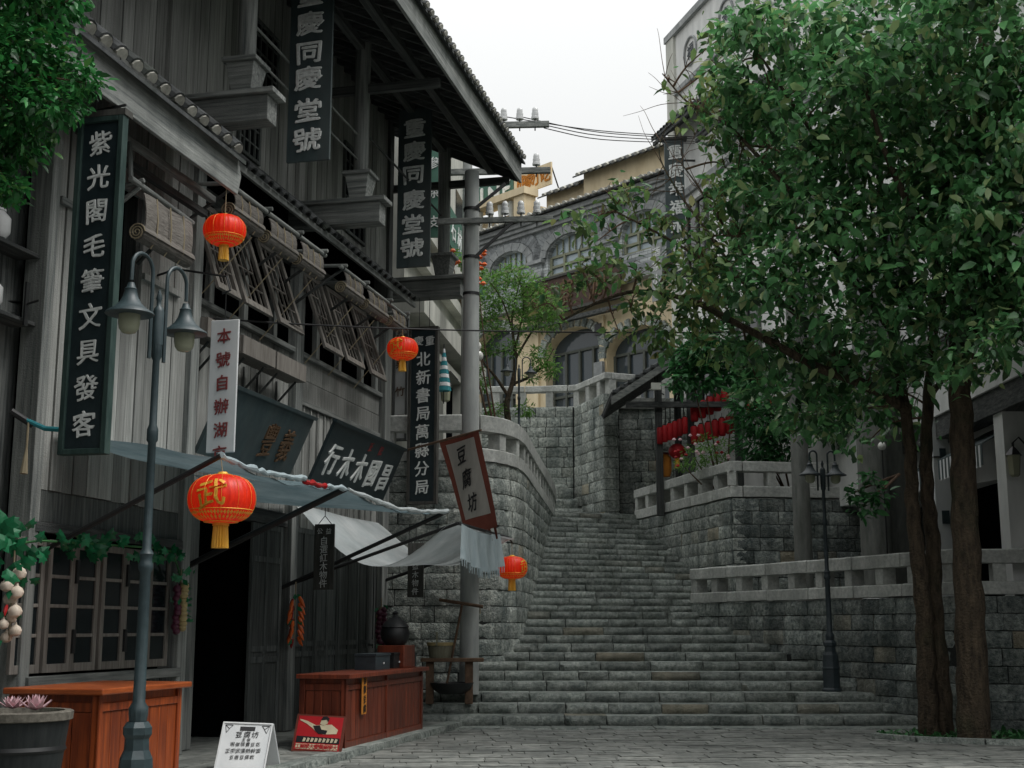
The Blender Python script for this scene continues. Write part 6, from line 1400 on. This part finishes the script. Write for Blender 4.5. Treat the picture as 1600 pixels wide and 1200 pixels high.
pts = []; outs = []; cents = []
for (px, py, Y, rp) in big:
    c = at(px, py, Y); r_ = rp*Y/FPX; n = int((370 if px < 1270 else 340)*(rp/60.)**2*(1.0 if rp > 30 else 1.15)); p, d = blob_pts(rs, c, (r_*1.08, r_*1.2, r_*.95), n, .25 if rp > 30 else .1)
    # break each crown mass into leafy tufts
    k = max(3, int(n/26)); tc = p[rs.choice(len(p), k)]; idx = rs.randint(0, k, n); q = tc[idx]+rs.normal(size=(n, 3))*np.array([.17, .17, .11]); mixm = rs.uniform(size=n) < .82
    p = np.where(mixm[:, None], q, p); pts.append(p); outs.append(d); cents.append((c, r_, rp))
pts = np.concatenate(pts); outs = np.concatenate(outs)
old_ = (pts[:, 0]/pts[:, 1] < .168) & (rs.uniform(size=len(pts)) < .75)
foliage('foliage', 'leaf', tr, pts[~old_], .18, 5, .75, outs[~old_], 1.05); foliage('foliage', 'leafold', tr, pts[old_], .155, 6, .75, outs[old_], 1.0)
# nearest leaves as single leaves
idx = np.argsort(pts[:, 1]+.05*np.abs(pts[:, 0]-5))[:300]; rq = np.random.RandomState(9); LMt = leaf_mats(300, rq, pts[idx], .18, .8, outs[idx])
for i in range(300):
    m4 = Matrix.Identity(4)
    for a in range(3):
        for b in range(3): m4[a][b] = LMt[i][a][b]
    m4.translation = Vector(pts[idx[i]])+Vector((0, -.12, 0)); inst('leaf', LEAF, m4, tr)
# trunks
fork = at(1430, 705, 19.7)
T1 = limb(tr, [at(1452, 1150, 19.7), at(1447, 1050, 19.7), at(1443, 950, 19.65), at(1432, 850, 19.65), at(1425, 780, 19.7), at(1422, 700, 19.7), at(1408, 600, 19.6), at(1395, 520, 19.4), at(1380, 380, 19.2), at(1370, 200, 19)], .155, .05, 14, 'trunk', .012)
T2 = limb(tr, [at(1475, 1150, 19.8), at(1469, 1050, 19.8), at(1460, 950, 19.85), at(1458, 850, 19.9), at(1450, 780, 19.85), at(1447, 700, 19.8), at(1452, 600, 19.8), at(1458, 500, 19.6), at(1470, 330, 19.4), at(1490, 150, 19.2)], .15, .05, 14, 'trunk', .012)
Ls = [limb(tr, [at(1418, 640, 19.6), at(1380, 615, 19.4), at(1330, 592, 19.3), at(1275, 573, 19.3), at(1215, 540, 19.4), at(1150, 505, 19.8), at(1080, 470, 20.2), at(1000, 455, 20.5), at(940, 470, 20.7), at(880, 500, 20.9)], .10, .018, 10),
      limb(tr, [at(1340, 590, 19.3), at(1290, 540, 19.2), at(1230, 480, 19.2), at(1160, 440, 19.5), at(1090, 400, 19.8), at(1020, 360, 20.1), at(960, 330, 20.4)], .055, .012, 8),
      limb(tr, [at(1395, 520, 19.4), at(1330, 430, 19), at(1260, 330, 19), at(1190, 250, 19.3), at(1130, 190, 19.8), at(1075, 160, 20.3), at(1035, 115, 20.5)], .06, .01, 8),
      limb(tr, [at(1380, 400, 19.2), at(1310, 270, 18.8), at(1230, 150, 18.8), at(1170, 60, 19)], .05, .015, 8),
      limb(tr, [at(1458, 500, 19.6), at(1520, 400, 18.8), at(1570, 280, 18.2), at(1610, 150, 17.8)], .06, .02, 8),
      limb(tr, [at(1452, 620, 19.8), at(1500, 560, 18.9), at(1560, 500, 18.2), at(1620, 440, 17.6)], .05, .02, 8),
      limb(tr, [at(1160, 440, 19.5), at(1100, 355, 19.8), at(1060, 300, 20.1), at(1030, 240, 20.4), at(1045, 190, 20.5)], .03, .006, 7),
      limb(tr, [at(1230, 480, 19.2), at(1150, 380, 19.5), at(1090, 290, 19.9), at(1060, 250, 20.2)], .03, .007, 7)]
allp = [q for Q in Ls+[T1, T2] for q in Q]
for (c, r_, rp) in cents:
    c = Vector(c); near = min(allp, key=lambda q: (q-c).length)
    mid = near.lerp(c, .5)+Vector((rnd.uniform(-.15, .15), rnd.uniform(-.1, .1), rnd.uniform(-.05, .25)))
    Q = limb(tr, [near, mid, c+Vector((rnd.uniform(-.2, .2), 0, rnd.uniform(-.1, .2)))], .022, .007, 6, 'twig', 0, 'twig')
    for k in range(5 if rp > 30 else 4):
        a = Q[rnd.randint(3, len(Q)-1)]; d = Vector((rnd.gauss(0, 1), rnd.gauss(0, .7), rnd.gauss(.1, .7))).normalized()*r_*rnd.uniform(.6, 1.05)
        limb(tr, [a, a+d*.5+Vector((0, 0, .06)), a+d], .009, .003, 5, 'twig', 0, 'twig')
# bare twigs on the left side
for i in range(46):
    a = rnd.choice([q for q in Ls[1]+Ls[6]+Ls[7]+Ls[2][-22:] if at(1135, 300, 20).x > q.x]); d = Vector((rnd.uniform(-1, .25), rnd.uniform(-.4, .4), rnd.uniform(-.25, .9))).normalized()*rnd.uniform(.4, 1.1)
    Q = limb(tr, [a, a+d*.4+Vector((0, 0, rnd.uniform(-.08, .08))), a+d*.75, a+d+Vector((0, 0, rnd.uniform(-.1, .15)))], .008, .0025, 5, 'twig', 0, 'twig')
# second, thicker trunk
t2_ = thing('broadleaf_tree', (6.45, 18.8, 0), 'thicker single dark trunk right of the forked twin trunks', 'tree')
limb(t2_, [at(1522, 1168, 18.8), at(1520, 1080, 18.8), at(1515, 950, 18.8), at(1508, 820, 18.8), at(1504, 700, 18.8), at(1500, 600, 18.75), at(1500, 500, 18.6), at(1510, 380, 18.4), at(1530, 200, 18.2), at(1545, 0, 18)], .24, .10, 18, 'trunk', .012)
limb(t2_, [at(1502, 560, 18.7), at(1560, 470, 18), at(1620, 380, 17.4), at(1680, 250, 17)], .09, .03, 9)
limb(t2_, [at(1500, 480, 18.6), at(1440, 360, 18), at(1380, 230, 17.6), at(1340, 90, 17.4)], .08, .02, 9)
p2 = []; o2 = []
for (px, py, Y, rp) in ((1560, 100, 16.5, 90), (1640, 250, 16.5, 90), (1450, 40, 16.8, 80), (1340, 100, 17, 70), (1530, 330, 16.8, 60), (1620, 420, 16.5, 60), (1560, 520, 16.3, 40), (1490, 400, 17, 50), (1700, 200, 15.5, 90), (1560, -90, 16, 90)):  # last cluster, unseen above the frame, added to darken what lies below
    c = at(px, py, Y); r_ = rp*Y/FPX; n = int(300*(rp/60.)**2); p, d = blob_pts(rs, c, (r_, r_*1.2, r_), n, .3); k = max(3, n//26); tc = p[rs.choice(len(p), k)]; q = tc[rs.randint(0, k, n)]+rs.normal(size=(n, 3))*np.array([.16, .16, .11]); mm_ = rs.uniform(size=n) < .8
    p2.append(np.where(mm_[:, None], q, p)); o2.append(d)
foliage('foliage', 'leaf', t2_, np.concatenate(p2), .17, 8, .8, np.concatenate(o2), 1.1)
# tree bed
tbd = tag(MB().prism([(5.15, 19.3, -.02), (5.6, 18.75, -.02), (6.4, 18.35, -.02), (10, 17.6, -.02), (10, 20.2, -.02), (6.9, 20.4, -.02), (5.7, 20.1, -.02)], (0, 0, .07)).build('tree_bed', M['soil']), kind='structure')
for a, b in (((5.15, 19.3), (5.6, 18.72)), ((5.6, 18.72), (6.4, 18.32)), ((6.4, 18.32), (8, 17.95)), ((8, 17.95), (10, 17.6))): 
    A0 = Vector((*a, .05)); B0 = Vector((*b, .05)); n = max(1, int((B0-A0).length/.7))
    for k in range(n): d = (B0-A0).normalized(); c = A0.lerp(B0, (k+.5)/n); inst('edging_stone', rnd.choice(STEP), frame((c.x, c.y, .05), d, Vector((-d.y, d.x, 0)), ZA, (B0-A0).length/n-.01, .12, .13), tbd)
g_ = np.stack([rs.uniform(5.4, 9.5, 1500), rs.uniform(18.2, 20.2, 1500), np.full(1500, .06)], 1); g_ = g_[(g_[:, 1] > 18.9-.28*(g_[:, 0]-5.4))]
f_ = foliage('ground_cover', 'leafdark', None, g_, .09, 4, -.6); f_['label'] = 'low dark ground cover growing in the tree bed'; f_['category'] = 'plants'
# near tree at the top left
tl_ = thing('leafy_tree', (-4.75, 9.6, 0), 'bright green dense tree at the top left corner, in front of the house', 'tree')
limb(tl_, [Vector((-5.0, 9.2, 0)), Vector((-4.95, 9.25, 2)), Vector((-4.8, 9.3, 3.6)), Vector((-4.6, 9.4, 5.2)), Vector((-4.4, 9.5, 6.4))], .13, .05, 10, 'trunk')
pts = []; outs = []
for (px, py, rp) in ((20, 20, 62), (75, 20, 55), (0, 90, 80), (60, 90, 55), (110, 110, 38), (135, 130, 28), (20, 160, 70), (80, 160, 45), (115, 165, 28), (5, 230, 48), (40, 215, 45), (0, 285, 32), (20, 300, 24), (-60, 60, 90), (-60, 180, 90), (-40, 280, 50), (40, -60, 90), (-60, -80, 100), (110, 0, 30)):
    Y = 9.7+rs.uniform(-.3, .3); c = at(px, py, Y); r_ = rp*Y/FPX; n = int(480*(rp/60.)**2)+40; p, d = blob_pts(rs, c, (r_, r_*1.3, r_*.95), n, .3); pts.append(p); outs.append(d)
    limb(tl_, [Vector((-4.5, 9.45, 5.6)), Vector((-4.5, 9.45, 5.6)).lerp(c, .5)+Vector((0, 0, .12)), c], .02, .005, 6, 'twig', 0, 'twig')
pts = np.concatenate(pts); outs = np.concatenate(outs); foliage('foliage', 'leafnear', tl_, pts, .075, 12, .5, outs, 1.0)
idx = np.argsort(pts[:, 1])[:300]; LMt = leaf_mats(300, rq, pts[idx], .085, .5, outs[idx])
for i in range(300):
    m4 = Matrix.Identity(4)
    for a in range(3):
        for b in range(3): m4[a][b] = LMt[i][a][b]
    m4.translation = Vector(pts[idx[i]])+Vector((0, -.03, 0)); inst('leaf', LEAF2, m4, tl_)
# feathery tree on the upper terrace
ft = thing('feathery_tree', (at(795, 660, 31).x, 31, 4.7), 'slender feathery light green tree above the curved balustrade', 'tree')
b0 = at(795, 668, 31); fk = at(800, 600, 31)
limb(ft, [b0, at(792, 630, 31), fk, at(806, 560, 31), at(800, 500, 31), at(812, 440, 31)], .09, .012, 9, 'trunk')
FL = [limb(ft, [at(795, 620, 31), at(775, 590, 30.8), at(757, 568, 30.6), at(745, 545, 30.5)], .05, .01, 7), limb(ft, [fk, at(825, 590, 31), at(850, 570, 31.2), at(865, 545, 31.3)], .045, .01, 7), limb(ft, [at(806, 560, 31), at(830, 520, 31.2), at(848, 500, 31.3), at(868, 480, 31.4)], .035, .008, 7), limb(ft, [at(802, 520, 31), at(785, 470, 30.8), at(765, 440, 30.7)], .03, .006, 7), limb(ft, [at(806, 540, 31), at(818, 480, 31), at(812, 440, 31), at(800, 425, 31)], .03, .006, 7)]
pts = []; outs = []
for (px, py, rp) in ((765, 440, 26), (800, 430, 28), (830, 445, 26), (760, 475, 28), (800, 470, 34), (840, 475, 32), (868, 485, 18), (770, 510, 24), (820, 505, 26), (855, 505, 20), (745, 500, 14), (800, 545, 18), (845, 560, 26), (860, 580, 18), (770, 545, 14), (750, 545, 12), (830, 590, 12), (755, 600, 12), (745, 575, 10), (775, 640, 16), (820, 640, 16), (760, 655, 14)):
    c = at(px, py, 31); r_ = rp*31/FPX; n = int(520*(rp/30.)**2)+40; p, d = blob_pts(rs, c, (r_, r_*1.1, r_*.8), n, .1); pts.append(p); outs.append(d)
foliage('foliage', 'leafpale', ft, np.concatenate(pts), .115, 21, .1, np.concatenate(outs), .55)
# shrubs on the pavilion terrace
def shrub(label, blobs, Y, size, mt, seed, dens=500, wide=1., name='shrub'):
    c0 = at(blobs[0][0], blobs[0][1], Y); t_ = thing(name, (c0.x, c0.y, 4.35), label, 'shrub'); P = []; O_ = []
    for bi, (px, py, rp) in enumerate(blobs):
        c = at(px, py, Y+rs.uniform(-.3, .3)); r_ = rp*Y/FPX; n = int(dens*(rp/40.)**2)+30; p, d = blob_pts(rs, c, (r_, r_, r_), n, .3); P.append(p); O_.append(d)
        limb(t_, [Vector((c0.x+.9, c0.y+.9, 4.3)), Vector((c0.x+.8, c0.y+.7, 4.3)).lerp(c, .6), c], .03, .008, 6, 'stem', 0, 'twig') if bi < 3 else None
    foliage('foliage', mt, t_, np.concatenate(P), size, seed, .3, np.concatenate(O_), wide); return t_
shrub('dense dark shrub above the pavilion lanterns', [(1075, 560, 34), (1100, 585, 34), (1150, 570, 40), (1120, 540, 35), (1195, 590, 34), (1065, 595, 20), (1100, 545, 30)], 29.6, .17, 'leafdark', 31, 700)
shrub('pointed-leaf shrub spilling over the corner of the terrace balustrade', [(1185, 690, 34), (1215, 660, 40), (1175, 650, 34), (1230, 700, 30), (1200, 710, 24), (1160, 625, 26), (1240, 640, 40)], 28.9, .2, 'leafdark', 32, 480, .55)
shrub('dark shrub in shade right of the concrete column', [(1300, 640, 45), (1340, 660, 40), (1290, 600, 45), (1340, 600, 45), (1380, 640, 34)], 28.5, .18, 'leafdark', 33, 600)
fw_ = shrub('low flowering bush with small pink flowers behind the terrace balustrade', [(1085, 715, 20), (1110, 712, 20), (1065, 725, 12), (1130, 700, 18), (1100, 690, 12)], 29.8, .09, 'leafpale', 34, 900, .6, 'flower_bush')
for i in range(26): p = at(rnd.uniform(1052, 1148), rnd.uniform(680, 730), 29.5); MB().lathe(p, [(.0, -.03), (.05, 0), (.02, .04)], 6).build('blossom', M['pink' if i % 3 else 'redfar'], fw_)
sm = shrub('small dark-leaved sapling in front of the pale column behind the balustrade', [(1350, 790, 22), (1375, 775, 18), (1335, 770, 14), (1360, 745, 12)], 22.6, .16, 'leafdark', 35, 160)
fb2 = shrub('orange-flowering creeper beside the top of the utility pole', [(728, 410, 14), (745, 425, 14), (705, 400, 12), (700, 440, 10)], 27.5, .12, 'leafpale', 36, 500, .8, 'creeper')
for i in range(24): p = at(rnd.uniform(700, 758), rnd.uniform(385, 445), 27.2); MB().lathe(p, [(.0, -.05), (.07, 0), (.03, .05)], 6).build('blossom', M['orange'], fb2)
# second pole behind the roof that carries the top arms
up2 = thing('utility_pole', (at(729, 500, 27).x, 27, 4.6), 'farther utility pole hidden behind the near one, its upper arms showing over the roof', 'utility pole')
x = at(729, 500, 27).x; MB().lathe((x, 27, 4.6), [(.12, 0), (.10, at(729, 183, 27).z-4.6)], 16).build('shaft', M['conc'], up2, smooth=True)
for py0, px1, ins in ((269, 860, (838,)), (197, 858, (787, 812, 836))):
    a = at(700, py0+4, 26.8); b = at(px1, py0-3, 26.8); a.z = b.z-.05; MB().bar(a, b, .1, .13).build('cross_arm', M['beam'], up2)
    for px in ins: 
        p = a.lerp(b, (px-700)/(px1-700))+ZA*.06; MB().lathe(p, [(.014, -.2), (.014, .06)], 8).build('pin', M['iron'], up2); MB().lathe(p+ZA*.06, [(.085, 0), (.085, .05), (.07, .06), (.075, .1), (.075, .14), (.06, .15), (.066, .19), (.06, .24), (.03, .27)], 14).build('insulator', M['porcelain'], up2, smooth=True)
# fallen leaves
for i in range(46):
    p = Vector((rnd.uniform(-2, 6.5), rnd.uniform(16.6, 20.5), .012)); m4 = (Matrix.Rotation(rnd.uniform(0, 6), 4, 'Z') @ Matrix.Scale(rnd.uniform(.05, .11), 4)); m4.translation = p
    me = LEAF.copy() if i == 0 else me; 
    if i == 0: me.materials.clear(); me.materials.append(M['yellowveg']); me.name = 'fallen_leaf'
    inst('fallen_leaf', me, m4, pave)
